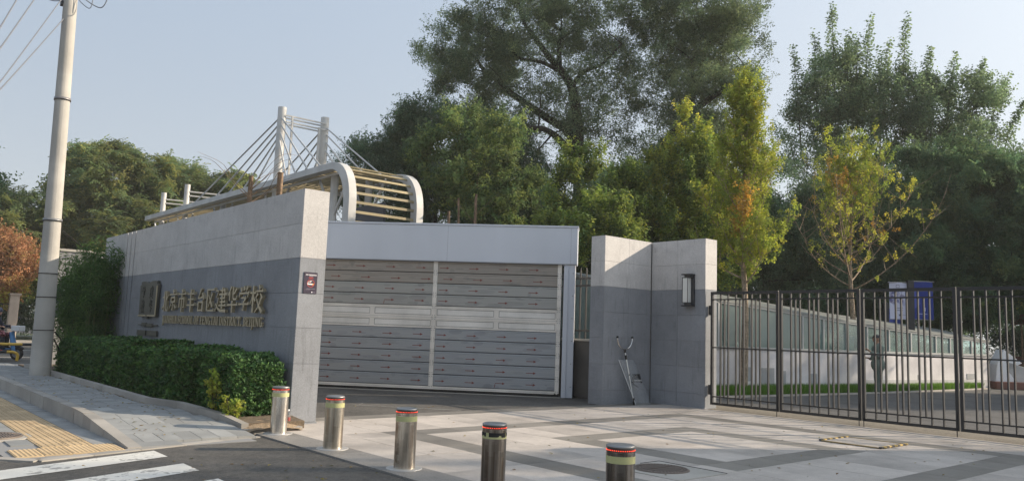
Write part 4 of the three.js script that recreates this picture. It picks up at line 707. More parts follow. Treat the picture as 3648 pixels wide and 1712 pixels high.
// ---------------------------------------------------------------- foliage
function leafSpray({ n, len, leafL, leafW, droop = 0.2, spread = 1, mode = 'alt', wid = 0.3 }) {
  const pos = [], idx = [], d = V(), u = V(), w = V(), p = V();
  const leaf = (o, dir, L, W, tilt) => {
    w.copy(dir).cross(V(0, 1, 0)); if (w.lengthSq() < 1e-4) w.set(1, 0, 0); w.normalize().applyAxisAngle(dir, tilt);
    u.crossVectors(w, dir); const k = pos.length / 3;
    pos.push(o.x, o.y, o.z); const m = o.clone().addScaledVector(dir, L * 0.45).addScaledVector(u, L * 0.06), e = o.clone().addScaledVector(dir, L).addScaledVector(u, -L * 0.08);
    pos.push(m.x + w.x * W / 2, m.y + w.y * W / 2, m.z + w.z * W / 2, e.x, e.y, e.z, m.x - w.x * W / 2, m.y - w.y * W / 2, m.z - w.z * W / 2);
    idx.push(k, k + 1, k + 2, k, k + 2, k + 3);
  };
  for (let i = 0; i < n; i++) {
    if (mode === 'rosette') { const a = rr(0, 6.28), e = rr(0.05, 1.2); d.set(Math.cos(a) * Math.cos(e), Math.sin(e), Math.sin(a) * Math.cos(e)); leaf(p.set(rr(-1, 1) * wid, rr(-0.5, 0.6) * wid, rr(-1, 1) * wid), d, leafL * rr(0.7, 1.2), leafW * rr(0.8, 1.2), rr(-1, 1)); continue; }
    if (mode === 'pinnate') { const rach = 6, f = Math.floor(i / 14), a = f * 2.4 + rr(-0.3, 0.3), t = (i % 14) / 14, up = 0.35 - t * 0.9; d.set(Math.cos(a), 0, Math.sin(a)); p.copy(d).multiplyScalar(t * len); p.y += up * t * len * 0.6; const s = i % 2 ? 1 : -1; d.applyAxisAngle(V(0, 1, 0), s * 1.15); d.y = -0.15; d.normalize(); leaf(p, d, leafL, leafW, rr(-0.4, 0.4)); continue; }
    const t = (i + 0.5) / n, a = i * 2.4 + rr(-0.4, 0.4), ph = mode === 'shoot' ? rr(-0.2, 0.6) : rr(-0.6, 0.5);
    p.set(rr(-1, 1) * wid * (1 - t * 0.7), t * len, rr(-1, 1) * wid * (1 - t * 0.7));
    d.set(Math.cos(a) * spread, ph - droop, Math.sin(a) * spread).normalize();
    leaf(p, d, leafL * rr(0.75, 1.25), leafW * rr(0.8, 1.2), rr(-0.9, 0.9));
  }
  const g = new THREE.BufferGeometry(); g.setAttribute('position', new THREE.Float32BufferAttribute(pos, 3)); g.setIndex(idx); return g;
}
seed(101);
const SP = {
  elm: leafSpray({ n: 28, len: 0.6, leafL: 0.088, leafW: 0.042, droop: 0.35, wid: 0.22 }),
  young: leafSpray({ n: 30, len: 0.6, leafL: 0.1, leafW: 0.06, droop: 0.2, wid: 0.14 }),
  shoot: leafSpray({ n: 9, len: 0.8, leafL: 0.15, leafW: 0.12, droop: 0.3, wid: 0.16, mode: 'shoot' }),
  poplar: leafSpray({ n: 22, len: 0.75, leafL: 0.11, leafW: 0.085, droop: 0.3, wid: 0.3 }),
  locust: leafSpray({ n: 56, len: 0.5, leafL: 0.13, leafW: 0.05, mode: 'pinnate' }),
  ginkgo: leafSpray({ n: 22, len: 0.35, leafL: 0.06, leafW: 0.06, droop: 0.0, wid: 0.08 }),
  box: leafSpray({ n: 16, len: 0.1, leafL: 0.045, leafW: 0.026, mode: 'rosette', wid: 0.035 }),
  bamboo: leafSpray({ n: 22, len: 0.4, leafL: 0.13, leafW: 0.018, droop: 0.3, wid: 0.12 }),
};
// list of { p: Vector3, s: scale, c: [r,g,b], up: how upright (0..1), dir?: Vector3 }
function leaves(parent, name, spray, list, m = M.leaf) {
  const im = new THREE.InstancedMesh(SP[spray], m, list.length), o = new THREE.Object3D(), c = new THREE.Color(), q = new THREE.Quaternion(), Y = V(0, 1, 0);
  list.forEach((e, i) => {
    const d = e.dir ? e.dir.clone() : V(rr(-1, 1), rr(-0.4, 1), rr(-1, 1)); d.normalize().lerp(Y, e.up ?? 0).normalize();
    o.position.copy(e.p); o.quaternion.setFromUnitVectors(Y, d).multiply(q.setFromAxisAngle(Y, rr(0, 6.28))); o.scale.setScalar(e.s); o.updateMatrix();
    im.setMatrixAt(i, o.matrix); im.setColorAt(i, c.setRGB(...e.c));
  });
  im.name = name; im.castShadow = im.receiveShadow = true; im.userData.kind = 'stuff'; parent.add(im); return im;
}
const RIGHT = V(0.652, 0, -0.758), AWAY = V(-0.758, 0, -0.652);
const loc = (u, y, w = 0) => V(RIGHT.x * u + AWAY.x * w, y, RIGHT.z * u + AWAY.z * w); // u across the view, w into it, relative to the tree
const inBall = () => { let v; do { v = V(rr(-1, 1), rr(-1, 1), rr(-1, 1)); } while (v.lengthSq() > 1); return v; };
// branching skeleton towards targets; returns tube geometries
function skeleton(limbs, targets, rTip = 0.012, sides = 5) {
  const gs = [], nodes = [];
  for (const L of limbs) {
    const cv = new THREE.CatmullRomCurve3(L.pts), n = Math.max(6, L.pts.length * 4), pts = cv.getPoints(n);
    gs.push(tube(pts, (t) => lerp(L.r0, L.r1, t), L.sides ?? 8));
    pts.forEach((p, i) => i / n >= (L.free ?? 0.25) && nodes.push({ p, r: lerp(L.r0, L.r1, i / n) }));
  }
  for (const t of targets) {
    let best = nodes[0], bd = 1e9;
    for (const k of nodes) { const dy = t.y - k.p.y, d = k.p.distanceTo(t) + (dy < 0 ? -dy * 0.8 : 0); if (d < bd) { bd = d; best = k; } }
    const a = best.p, mid = a.clone().lerp(t, 0.5).add(V(rr(-0.12, 0.12), rr(0.0, 0.16), rr(-0.12, 0.12)).multiplyScalar(bd * 0.7)), r0 = Math.min(best.r * 0.6, 0.02 + bd * 0.014);
    const pts = new THREE.QuadraticBezierCurve3(a, mid, t).getPoints(5);
    gs.push(tube(pts, (s) => Math.max(rTip * 0.5, lerp(r0, rTip, s)), sides, false));
    pts.forEach((p, i) => i > 1 && nodes.push({ p, r: Math.max(rTip, lerp(r0, rTip, i / 5)) }));
  }
  return gs;
}
const tone = (list) => { const [a, b] = [pick(list), pick(list)], t = R(), f = rr(0.75, 1.2); return a.map((x, i) => lerp(x, b[i], t) * f * 2.5); };
// lobes: [u, y, w, ru, ry, rw, number of leaf sprays]
function tree(o) {
  seed(o.seed);
  const t = thing(o.name ?? 'tree', o.label, 'tree', o.group, o.pos);
  const list = [], targets = [];
  for (const [u, y, w, ru, ry, rw, n, cols] of o.lobes) {
    const clumps = []; const nc = Math.max(6, Math.round((o.clump ?? 1.5) * Math.cbrt(ru * ry * rw) * 18));
    for (let i = 0; i < nc; i++) { const v = inBall(); v.multiplyScalar(lerp(1, 1 / Math.max(0.3, v.length()), o.shell ?? 0.45)); clumps.push({ v, r: rr(0.08, 0.3), f: rr(0.6, 1.35) }); }
    for (let i = 0; i < n; i++) {
      const k = pick(clumps), v = k.v.clone().addScaledVector(inBall(), k.r * (o.loose ?? 0.9));
      const p = loc(u + v.x * ru, y + v.y * ry, w + v.z * rw); if (p.y < (o.minY ?? 0.4)) continue;
      const c = tone(cols ?? o.cols).map((x) => x * k.f);
      const dir = o.outward ? loc(v.x, v.y * 0.6, v.z) : undefined;
      list.push({ p, s: rr(0.75, 1.3) * (o.scale ?? 1), c, up: o.up ?? 0.1, dir });
    }
    const nt = o.twigs ?? Math.round((6 + ru * ry * 1.2) * (o.twigMul ?? 1));
    for (let i = 0; i < nt; i++) { const v = pick(clumps).v; targets.push(loc(u + v.x * ru * 0.95, y + v.y * ry * 0.95, w + v.z * rw * 0.95)); }
  }
  const limbs = (o.limbs ?? [{ pts: [[0, 0], [0.05, o.h * 0.25], [-0.05, o.h * 0.5], [0.05, o.h * 0.8]], r0: o.r ?? 0.14, r1: 0.03 }]).map((l) => ({ ...l, pts: l.pts.map(([u, y, w]) => loc(u, y, w ?? 0)) }));
  obj('trunk', skeleton(limbs, targets, o.rTip, o.sides), o.bark ?? M.bark, t, { keepUV: true });
  leaves(t, 'crown', o.spray, list);
  return t;
}
const PAL = {
  elm: [[0.064, 0.092, 0.05], [0.085, 0.112, 0.055], [0.056, 0.082, 0.05], [0.11, 0.13, 0.06]],
  elmDark: [[0.04, 0.068, 0.04], [0.05, 0.08, 0.045], [0.06, 0.085, 0.04]],
  young: [[0.1, 0.135, 0.026], [0.07, 0.1, 0.026], [0.15, 0.165, 0.03], [0.05, 0.082, 0.026]],
  yellow: [[0.2, 0.21, 0.03], [0.15, 0.17, 0.03], [0.24, 0.215, 0.034]],
  ginkgo: [[0.155, 0.175, 0.024], [0.115, 0.145, 0.024], [0.2, 0.19, 0.028], [0.095, 0.125, 0.022]],
  orange: [[0.2, 0.11, 0.02], [0.22, 0.135, 0.024], [0.17, 0.125, 0.024]],
  poplar: [[0.085, 0.12, 0.06], [0.11, 0.145, 0.07], [0.065, 0.095, 0.055]],
  locust: [[0.045, 0.08, 0.045], [0.055, 0.095, 0.045], [0.075, 0.105, 0.045]],
  left: [[0.07, 0.1, 0.042], [0.1, 0.125, 0.042], [0.052, 0.083, 0.04], [0.14, 0.14, 0.042]],
  brown: [[0.2, 0.1, 0.05], [0.24, 0.125, 0.06], [0.17, 0.09, 0.05], [0.15, 0.12, 0.04]],
};

// big elm with two trunks behind the gate
tree({
  seed: 201, name: 'elm_tree', label: 'tallest spreading elm with dark forked limbs above the gate', pos: [-25.6, 0, -25.4], spray: 'elm', cols: PAL.elm, bark: M.barkDark, shell: 0.1, clump: 1.9, loose: 0.9, twigMul: 2,
  limbs: [
    { pts: [[0.5, 0], [0.5, 5], [0.46, 9.44], [0.37, 10.28], [0.21, 11.97], [-0.05, 13.07], [-0.56, 13.81], [-1.15, 14.47], [-1.83, 15.38], [-2.34, 16.04], [-2.7, 17.2]], r0: 0.36, r1: 0.05, free: 0.45 },
    { pts: [[0.42, 8.9, 0.1], [0.21, 9.94, 0.2], [-0.05, 10.86, 0.3], [-1.15, 11.67, 0.6], [-2.25, 12.48, 0.9], [-3.02, 13.05, 1], [-3.44, 13.46, 1], [-4.21, 14.02, 1], [-4.71, 14.68, 1], [-5.4, 15.2, 1]], r0: 0.25, r1: 0.05, free: 0.3 },
    { pts: [[0.45, 9.2], [-0.39, 10.17, -0.5], [-1.15, 10.65, -0.9], [-1.92, 10.63, -1.2], [-2.51, 10.18, -1.4], [-3.2, 9.9, -1.5]], r0: 0.2, r1: 0.04, free: 0.3 },
    { pts: [[-0.05, 13.0], [0.54, 13.68, -0.3], [1.31, 13.96, -0.6], [2.2, 14.9, -0.8]], r0: 0.14, r1: 0.04, free: 0.2 },
    { pts: [[-0.6, 13.8], [-0.64, 15.17, 0.2], [-0.47, 15.77, 0.3], [-1.15, 16.34, 0.4], [-1.3, 17.6, 0.4]], r0: 0.13, r1: 0.03, free: 0.2 },
    { pts: [[-0.5, 13.7], [-1.49, 14.03, -0.4], [-2.51, 14.08, -0.7], [-3.19, 14.65, -0.9], [-4.4, 15.1, -1]], r0: 0.11, r1: 0.03, free: 0.2 },
  ],
  lobes: [[-4.9, 14.3, 0.5, 2.7, 2.2, 2.6, 2150], [-2.6, 16.8, 0.5, 3.6, 2.0, 2.6, 1700], [1.2, 16.8, 0.3, 3.2, 2.2, 2.6, 1550], [-1.2, 13.8, -0.6, 3.4, 2.0, 2.0, 620], [1.2, 12.8, 0.8, 2.4, 2.4, 2.2, 850], [-1.6, 11, 0.5, 3.2, 1.4, 2.4, 620], [-3.6, 9.5, 0.5, 2.2, 1.6, 2.2, 520]],
});
tree({
  seed: 202, name: 'elm_tree', label: 'second tall elm right of the forked elm, crown touching the top edge', pos: [-23.4, 0, -28.9], spray: 'elm', cols: PAL.elm, bark: M.barkDark, shell: 0.15, clump: 1.9, loose: 0.95, twigMul: 2,
  limbs: [
    { pts: [[-0.6, 0], [-0.4, 6], [0.1, 9.9], [0.8, 11.1], [1.5, 12.0], [1.9, 13.7], [2.4, 15.3], [2.9, 16.6]], r0: 0.3, r1: 0.05, free: 0.5 },
    { pts: [[0.6, 10.9], [1.4, 11.8, -0.4], [2.2, 11.9, -0.7], [3.0, 11.4, -0.9]], r0: 0.16, r1: 0.03, free: 0.2 },
    { pts: [[1.9, 13.6], [1.75, 14.7, 0.3], [2.2, 15.6, 0.4], [2.1, 16.6, 0.4]], r0: 0.12, r1: 0.03, free: 0.2 },
    { pts: [[1.4, 11.9], [2.8, 13, -0.5], [3.4, 13.3, -0.8], [4.0, 13.7, -0.9], [4.5, 14.2, -1]], r0: 0.17, r1: 0.04, free: 0.2 },
  ],
  lobes: [[2.0, 17, 0, 3.0, 2.6, 3, 2150], [3.3, 15.0, -0.3, 1.9, 2.6, 2.4, 1400], [0.8, 14.6, 0, 2.6, 2.4, 2.4, 900], [2.0, 12.4, -0.2, 3.0, 1.8, 2.6, 1050], [0.8, 10.4, 0, 3, 1.8, 2.4, 1100]],
});
tree({ seed: 203, name: 'elm_tree', label: 'dense dark green elm rising behind the right end of the canopy', pos: [-29.3, 0, -20.6], spray: 'elm', cols: PAL.elmDark, h: 11, r: 0.2, bark: M.barkDark, shell: 0.5, lobes: [[-2.7, 7.4, 0, 2.5, 2.6, 2.5, 3200], [0.2, 9.4, 0, 2.8, 2.5, 2.8, 3800], [0.6, 5.8, 0, 3, 2.4, 2.6, 2800], [2.9, 8.4, 0.6, 2.2, 3, 2.4, 2600]] });
tree({ seed: 204, name: 'elm_tree', label: 'yellow green elm sapling crown above the bare stakes behind the gate', pos: [-22.6, 0, -17.6], spray: 'young', cols: [[0.065, 0.095, 0.032], [0.045, 0.075, 0.03], [0.1, 0.12, 0.034]], h: 9, r: 0.1, shell: 0.15, clump: 1.0, lobes: [[0.2, 7.8, 0, 1.7, 2.3, 1.5, 640], [1.0, 6.2, -0.4, 1.5, 1.4, 1.3, 460], [-1, 7.4, 0.2, 1.4, 1.6, 1.2, 340]] });
// young bright trees right behind the gate
const youngs = [
  [301, [-17.9, 0, -18.0], 'bright sapling with two upright sprays above the gate header', [[0, 5.4, 0, 1.1, 1.6, 0.9, 620], [-0.3, 6.8, 0, 0.35, 0.7, 0.3, 60], [0.5, 6.9, 0, 0.4, 0.8, 0.3, 70]]],
  [302, [-17.3, 0, -19.8], 'leafy green sapling between the two bright ones behind the gate', [[0, 5.6, 0, 1.3, 1.3, 1, 560], [0.6, 4.4, 0, 1.3, 1.3, 1, 480]]],
  [303, [-16.4, 0, -21.8], 'brightest yellow green sapling left of the tall ginkgo', [[0, 7.2, 0, 0.8, 1.9, 0.7, 420], [0.3, 5.4, 0, 1.3, 1.6, 1, 640], [-0.9, 6.2, 0, 0.5, 1.4, 0.5, 180], [0.8, 7.6, 0, 0.45, 1.2, 0.4, 140]]],
  [304, [-16.0, 0, -17.6], 'low bushy sapling topping the corner wall and gate header', [[0, 4.4, 0, 1.1, 1.1, 0.8, 420], [-1.4, 4.0, 0, 1, 0.8, 0.8, 260]]],
  [305, [-15.0, 0, -22.6], 'leafy sapling tucked behind the tall ginkgo trunk', [[0, 4.6, 0, 1.4, 2, 1, 700], [-0.7, 6.6, 0, 0.9, 1.2, 0.7, 240]]],
];
for (const [s, pos, label, lobes] of youngs) tree({ seed: s, name: 'sapling', label, group: undefined, pos, spray: 'young', cols: s === 303 ? PAL.yellow.concat(PAL.young) : PAL.young, up: 0.6, h: 6, r: 0.07, shell: 0.1, clump: 1.1, loose: 0.8, lobes, twigs: 12, rTip: 0.006 });
// dark understorey
const dark = [[401, -21.4, -22.2, 'dark understorey tree below the forked elm limbs', 3.2, 3.4], [402, -20.6, -26.6, 'dark understorey tree right of the elm trunk', 3.2, 4], [403, -18.6, -30.4, 'dark bushy tree left behind the tall ginkgo', 3.4, 4.4], [404, -17.6, -34.5, 'dark bushy tree between the two ginkgos', 3.4, 4.2], [405, -24.6, -20.4, 'dark bush behind the bare stakes near the canopy', 2.8, 2.8], [406, -16.4, -38.8, 'dark broad tree behind the white and blue flags', 3.4, 4.6]];
for (const [s, x, z, label, r, y] of dark) tree({ seed: s, name: 'understorey_tree', label, pos: [x, 0, z], spray: 'elm', cols: PAL.elmDark, h: 7, r: 0.12, bark: M.barkDark, shell: 0.5, scale: 1.15, lobes: [[0, y, 0, r, 2.8, 2.4, 3000], [0.6, y + 2.6, 0, r * 0.8, 2, 2, 1700], [-0.8, 2, 0, r, 1.9, 2, 1500]] });

// ginkgos: upright limbs strung with short leaf clusters
function ginkgo(seedN, label, pos, h, spec) {
  seed(seedN);
  const t = thing('ginkgo_tree', label, 'tree', undefined, pos), gs = [], list = [];
  const tr = new THREE.CatmullRomCurve3([V(0, 0, 0), loc(0.05, h * 0.25), loc(-0.04, h * 0.5), loc(0.05, h * 0.75), loc(0.02, h)]);
  gs.push(tube(tr.getPoints(24), (q) => lerp(spec.r, 0.012, Math.pow(q, 0.8)), 10));
  for (let i = 0; i < spec.limbs; i++) {
    const f = spec.low + (1 - spec.low - 0.06) * Math.pow(i / spec.limbs, 0.9), a = i * 2.4 + rr(-0.4, 0.4), y0 = f * h, reach = spec.reach(f) * rr(0.55, 1.25), rise = reach * rr(0.85, 1.35);
    const o = tr.getPoint(f), e = o.clone().add(V(Math.cos(a) * reach, rise, Math.sin(a) * reach)), m = o.clone().add(V(Math.cos(a) * reach * 0.7, rise * 0.3, Math.sin(a) * reach * 0.7));
    const cv = new THREE.QuadraticBezierCurve3(o, m, e), r0 = lerp(0.038, 0.012, f);
    gs.push(tube(cv.getPoints(8), (q) => lerp(r0, 0.005, q), 5, false));
    const bare = spec.bare(f), cols = spec.cols(f, R());
    const put = (p, k) => { for (let q = 0; q < k; q++) list.push({ p: p.clone().add(inBall().multiplyScalar(spec.fuzz)), s: rr(0.6, 1.2), c: tone(cols), up: 0.4 }); };
    for (let q = 0.12; q < 1; q += 0.045) if (R() > bare) put(cv.getPoint(q), spec.dens);
    for (let k = 0; k < 3 + reach * 2; k++) {
      const q = rr(0.25, 0.95), b = cv.getPoint(q), d = inBall().multiplyScalar(0.35 + reach * 0.28).add(V(0, 0.25 + 0.2 * reach, 0)), e2 = b.clone().add(d);
      gs.push(tube([b, b.clone().lerp(e2, 0.5).add(V(0, -0.04, 0)), e2], (z) => lerp(r0 * 0.4, 0.004, z), 4, false));
      for (let z = 0.2; z <= 1; z += 0.16) if (R() > bare) put(b.clone().lerp(e2, z), spec.dens);
    }
  }
  for (let q = 0.5; q < 1; q += 0.01) if (R() > 0.3) list.push({ p: tr.getPoint(q).add(inBall().multiplyScalar(0.12)), s: rr(0.6, 1), c: tone(spec.cols(q, R())), up: 0.6 });
  obj('trunk', gs, M.barkPale, t, { keepUV: true });
  leaves(t, 'crown', 'ginkgo', list);
  return t;
}
ginkgo(501, 'tall full ginkgo with orange patches, trunk behind the first gate leaf', [-12.58, 0, -19.52], 9.2, { r: 0.12, limbs: 60, low: 0.33, reach: (f) => lerp(1.25, 0.15, Math.pow((f - 0.33) / 0.67, 1.2)), bare: (f) => (f < 0.42 ? 0.62 : 0.64), dens: 2, fuzz: 0.14, cols: (f, r) => (f > 0.4 && f < 0.85 && r < 0.035 ? PAL.orange : PAL.ginkgo) });
ginkgo(502, 'sparse ginkgo with bare lower boughs and orange tips behind second gate leaf', [-12.85, 0, -26.5], 8.2, { r: 0.13, limbs: 40, low: 0.4, reach: (f) => lerp(2.5, 0.6, Math.pow((f - 0.4) / 0.6, 0.8)), bare: (f) => (f < 0.58 ? 0.88 : f < 0.7 ? 0.65 : 0.5), dens: 1, fuzz: 0.12, cols: (f, r) => (f < 0.6 ? (r < 0.35 ? PAL.orange : PAL.yellow) : r < 0.03 ? PAL.orange : PAL.ginkgo) });

// poplars: crowns of upright shoots
function poplar(seedN, label, pos, lobes, shoots, tips) {
  const t = tree({ seed: seedN, name: 'poplar_tree', label, pos, spray: 'poplar', cols: PAL.poplar, h: 15, r: 0.2, shell: 0.15, lobes, up: 0.3, loose: 0.9, clump: 1.3 });
  seed(seedN + 1); const list = [], gs = [];
  for (const [u0, y0, u1, y1, n] of shoots) for (let i = 0; i < n * 2.3; i++) { const q = Math.pow(R(), 1.15) * 1.28 - 0.28, rad = lerp(0.7, 0.16, clamp(q + 0.15, 0, 1)) * (0.65 + 0.6 * hash2(Math.floor(q * 9), 3, Math.floor(u0 * 10))), o = inBall().multiplyScalar(rad); list.push({ p: loc(lerp(u0, u1, q) + o.x, lerp(y0, y1, q) + o.y, o.z), s: rr(0.8, 1.15), c: tone(PAL.poplar), dir: loc((u1 - u0) * 1.0 + o.x * 1.5, y1 - y0).normalize(), up: 0.1 }); }
  for (const [u0, y0, u1, y1] of shoots) gs.push(tube([loc(u0, y0 - 1.5), loc((u0 + u1) / 2, (y0 + y1) / 2), loc(u1, y1)], (z) => lerp(0.04, 0.008, z), 5));
  leaves(t, 'shoots', 'shoot', list); obj('branch', gs, M.bark, t, { keepUV: true });
  return t;
}
poplar(601, 'tall poplar with upright leafy shoots, between the two ginkgos', [-20.7, 0, -41.1], [[-0.2, 15.2, 0, 2.2, 2.4, 1.8, 950], [1, 11.9, 0, 2.4, 2.4, 2, 950], [-1.6, 12.2, 0, 1.5, 2.2, 1.5, 420], [0.5, 8.5, 0, 3, 2.2, 2, 900]],
  [[0.0, 15.5, -0.1, 20.2, 60], [-1.0, 14.5, -1.1, 18.6, 40], [1.6, 15, 2.0, 19.2, 50], [0.7, 15, 0.75, 18.4, 40], [-1.9, 13.5, -2.3, 17.4, 36], [2.4, 14.5, 3.0, 18.0, 36], [1.2, 15, 1.3, 18.0, 30]]);
poplar(602, 'broad poplar with arching right-hand shoots, right of the sparse ginkgo', [-16.6, 0, -42.9], [[-1.2, 13.7, 0, 2.0, 2.3, 1.8, 800], [1.4, 13.6, 0, 2.5, 2.2, 2, 1100], [2.6, 10.6, 0, 2.5, 2.2, 2, 900], [0.4, 9.6, 0, 3, 2.4, 2.2, 1100]],
  [[-1.3, 14, -1.0, 18.4, 44], [-2.1, 13.5, -2.5, 16.6, 36], [-0.2, 14.2, 0.2, 16.8, 30], [1.0, 14, 1.6, 16.6, 34], [2.2, 13.6, 3.0, 16.2, 40], [3.0, 12.6, 4.2, 15.4, 40], [3.6, 11.4, 5.0, 14.2, 40], [4.2, 9.4, 6.6, 12.7, 60], [4.0, 8.4, 6.0, 10.2, 34]]);
// dark locusts at the right edge
tree({ seed: 611, name: 'locust_tree', label: 'dark feathery locust behind the gate leaf at far right', pos: [-13.6, 0, -37.6], spray: 'locust', cols: PAL.locust, h: 9, r: 0.18, bark: M.barkDark, shell: 0.4, lobes: [[0, 8.2, 0, 3.2, 2.4, 2.6, 1900], [2.2, 6.4, 0, 2.8, 2.4, 2.4, 1500], [-1.6, 6, 0.4, 2.6, 2, 2.2, 1100], [3.4, 8, 0.5, 1.8, 1.4, 1.8, 500], [0.6, 3.6, 0.5, 3, 1.2, 2, 500]] });
tree({ seed: 612, name: 'locust_tree', label: 'low dark locust closing the right edge of the picture', pos: [-9.6, 0, -40.5], spray: 'locust', cols: PAL.locust, h: 8, r: 0.16, bark: M.barkDark, shell: 0.4, lobes: [[0, 6.6, 0, 2.6, 2.0, 2.4, 1200], [0.6, 4.4, 0, 3, 1.6, 2, 800]] });
tree({ seed: 613, name: 'locust_tree', label: 'sunny yellow green tree glowing behind the flags', pos: [-18.6, 0, -49], spray: 'locust', cols: PAL.yellow, h: 6, r: 0.14, bark: M.barkDark, shell: 0.3, lobes: [[0, 5.4, 0, 3.6, 2.2, 2, 900], [4.5, 5, 0, 2.6, 1.8, 2, 600], [-4, 5, 0, 2.6, 2, 2, 600]] });
// left group
const lefts = [[701, -54.4, -8.3, 'left-hand end tree of the layered locusts, beside the pole', [[0, 7, 0, 3.2, 2.2, 2.6, 1000], [-0.6, 4.2, 0, 3.2, 2, 2.4, 900]]], [702, -53.6, -12.2, 'highest of the layered locusts, right of the utility pole', [[0, 10.2, 0, 3.2, 2, 2.8, 1500], [0.4, 7.2, 0, 4, 2.2, 2.8, 1500], [0, 4, 0, 3.4, 1.8, 2.4, 700]]], [703, -54, -16.6, 'layered locust behind the left end of the canopy', [[-0.2, 10.2, 0, 2.6, 1.9, 2.4, 1200], [0, 7.4, 0, 3.6, 2.2, 2.6, 1300], [0, 4.4, 0, 3, 1.8, 2.4, 600]]], [704, -52.6, -20.2, 'layered locust showing under the stay cables', [[0, 9.6, 0, 2.8, 1.8, 2.4, 1100], [0, 7.2, 0, 3.2, 2.2, 2.4, 1000]]], [705, -59.5, -5.0, 'shorter locust at the left edge behind the pole', [[0, 6, 0, 2.6, 2.2, 2.4, 900], [0, 3.6, 0, 2.6, 1.6, 2, 500]]]];
for (const [s, x, z, label, lobes] of lefts) tree({ seed: s, name: 'locust_tree', label, pos: [x, 0, z], spray: 'locust', cols: PAL.left, h: 9, r: 0.16, bark: M.barkDark, shell: 0.35, scale: 1.35, lobes, up: 0.5, limbs: [{ pts: [[0, 0], [0, 3], [-0.5, 6], [-0.8, 9]], r0: 0.2, r1: 0.05 }, { pts: [[0, 2.5], [0.8, 5], [1.4, 8]], r0: 0.14, r1: 0.04 }, { pts: [[0, 1.5], [-1.2, 4.5], [-2.2, 7]], r0: 0.12, r1: 0.04 }] });
tree({ seed: 711, name: 'poplar_tree', label: 'dark leafy poplar cut by the left edge of the picture', pos: [-38.2, 0, -3.6], spray: 'poplar', cols: PAL.locust, h: 9, r: 0.14, shell: 0.2, lobes: [[-0.6, 8.0, 0, 1.1, 2.2, 1.2, 420], [0.2, 6.4, 0, 1.0, 1.0, 1, 220]], limbs: [{ pts: [[-1.4, 0], [-1.3, 4], [-0.9, 9]], r0: 0.16, r1: 0.03 }] });
tree({ seed: 712, name: 'autumn_tree', label: 'rusty brown autumn tree left of the utility pole', pos: [-50.9, 0, -6.9], spray: 'elm', cols: PAL.brown, h: 5, r: 0.16, bark: M.barkDark, shell: 0.4, scale: 1.3, lobes: [[-0.4, 4.4, 0, 1.7, 1.5, 1.3, 900], [0.8, 4.1, 0, 1.1, 1.3, 1.1, 500], [-0.6, 2.9, 0, 1.6, 1, 1.2, 420, PAL.brown.concat(PAL.yellow)]] });
tree({ seed: 713, name: 'sapling', label: 'small treetop showing through the right-hand stay cables', pos: [-41, 0, -22.5], spray: 'young', cols: PAL.left, h: 10, r: 0.1, shell: 0.2, lobes: [[0.4, 9.4, 0, 1.4, 1.3, 1.2, 300], [-1.2, 9.2, 0, 0.7, 1, 0.7, 120], [-4.2, 8.6, 0, 0.9, 0.9, 0.8, 160]] });

for (const [sd, x, z, y, label] of [[721, -62, -2.5, 3.2, 'shadowy tree far left behind the roadside railing'], [722, -63, -9.5, 3.4, 'shadowy tree behind the rusty tree and railing'], [723, -62, -16, 3.4, 'shadowy low tree under the layered locusts'], [724, -58, -24, 3.6, 'shadowy low tree behind the middle of the canopy'], [725, -10, -52, 3.4, 'dim tree far behind the white sculpture'], [726, -4.5, -50, 3.4, 'dim tree at the far right behind the shelter'], [727, -15.5, -55, 3.6, 'dim tree far behind the blue flag']])
  tree({ seed: sd, name: 'background_tree', label, pos: [x, 0, z], spray: 'elm', cols: PAL.elmDark, h: 6, r: 0.14, bark: M.barkDark, shell: 0.4, scale: 1.6, lobes: [[0, y, 0, 3.8, 2.6, 2, 900], [0, y + 2.5, 0, 3, 2, 2, 500], [0, 1.2, 0, 3.6, 1.2, 1.6, 500]] });

for (const [sd, x, z, y, r, n, label] of [[731, -1.5, -37.5, 8, 3.2, 1300, 'shade tree beside the drive, just past the right edge'], [732, 1.0, -42, 8.5, 3.1, 1300, 'second shade tree along the drive past the right edge'], [734, 8.2, -28.6, 11, 2.6, 420, 'thin tree past the right edge that dapples the plaza']])
  tree({ seed: sd, name: 'shade_tree', label, pos: [x, 0, z], spray: 'elm', cols: PAL.elm, h: 10, r: 0.16, bark: M.barkDark, shell: 0.4, scale: 1.5, lobes: [[0, y, 0, r, r * 0.9, r, n], [0, y - r * 1.1, 0, r, 1.6, r, n * 0.4]] });

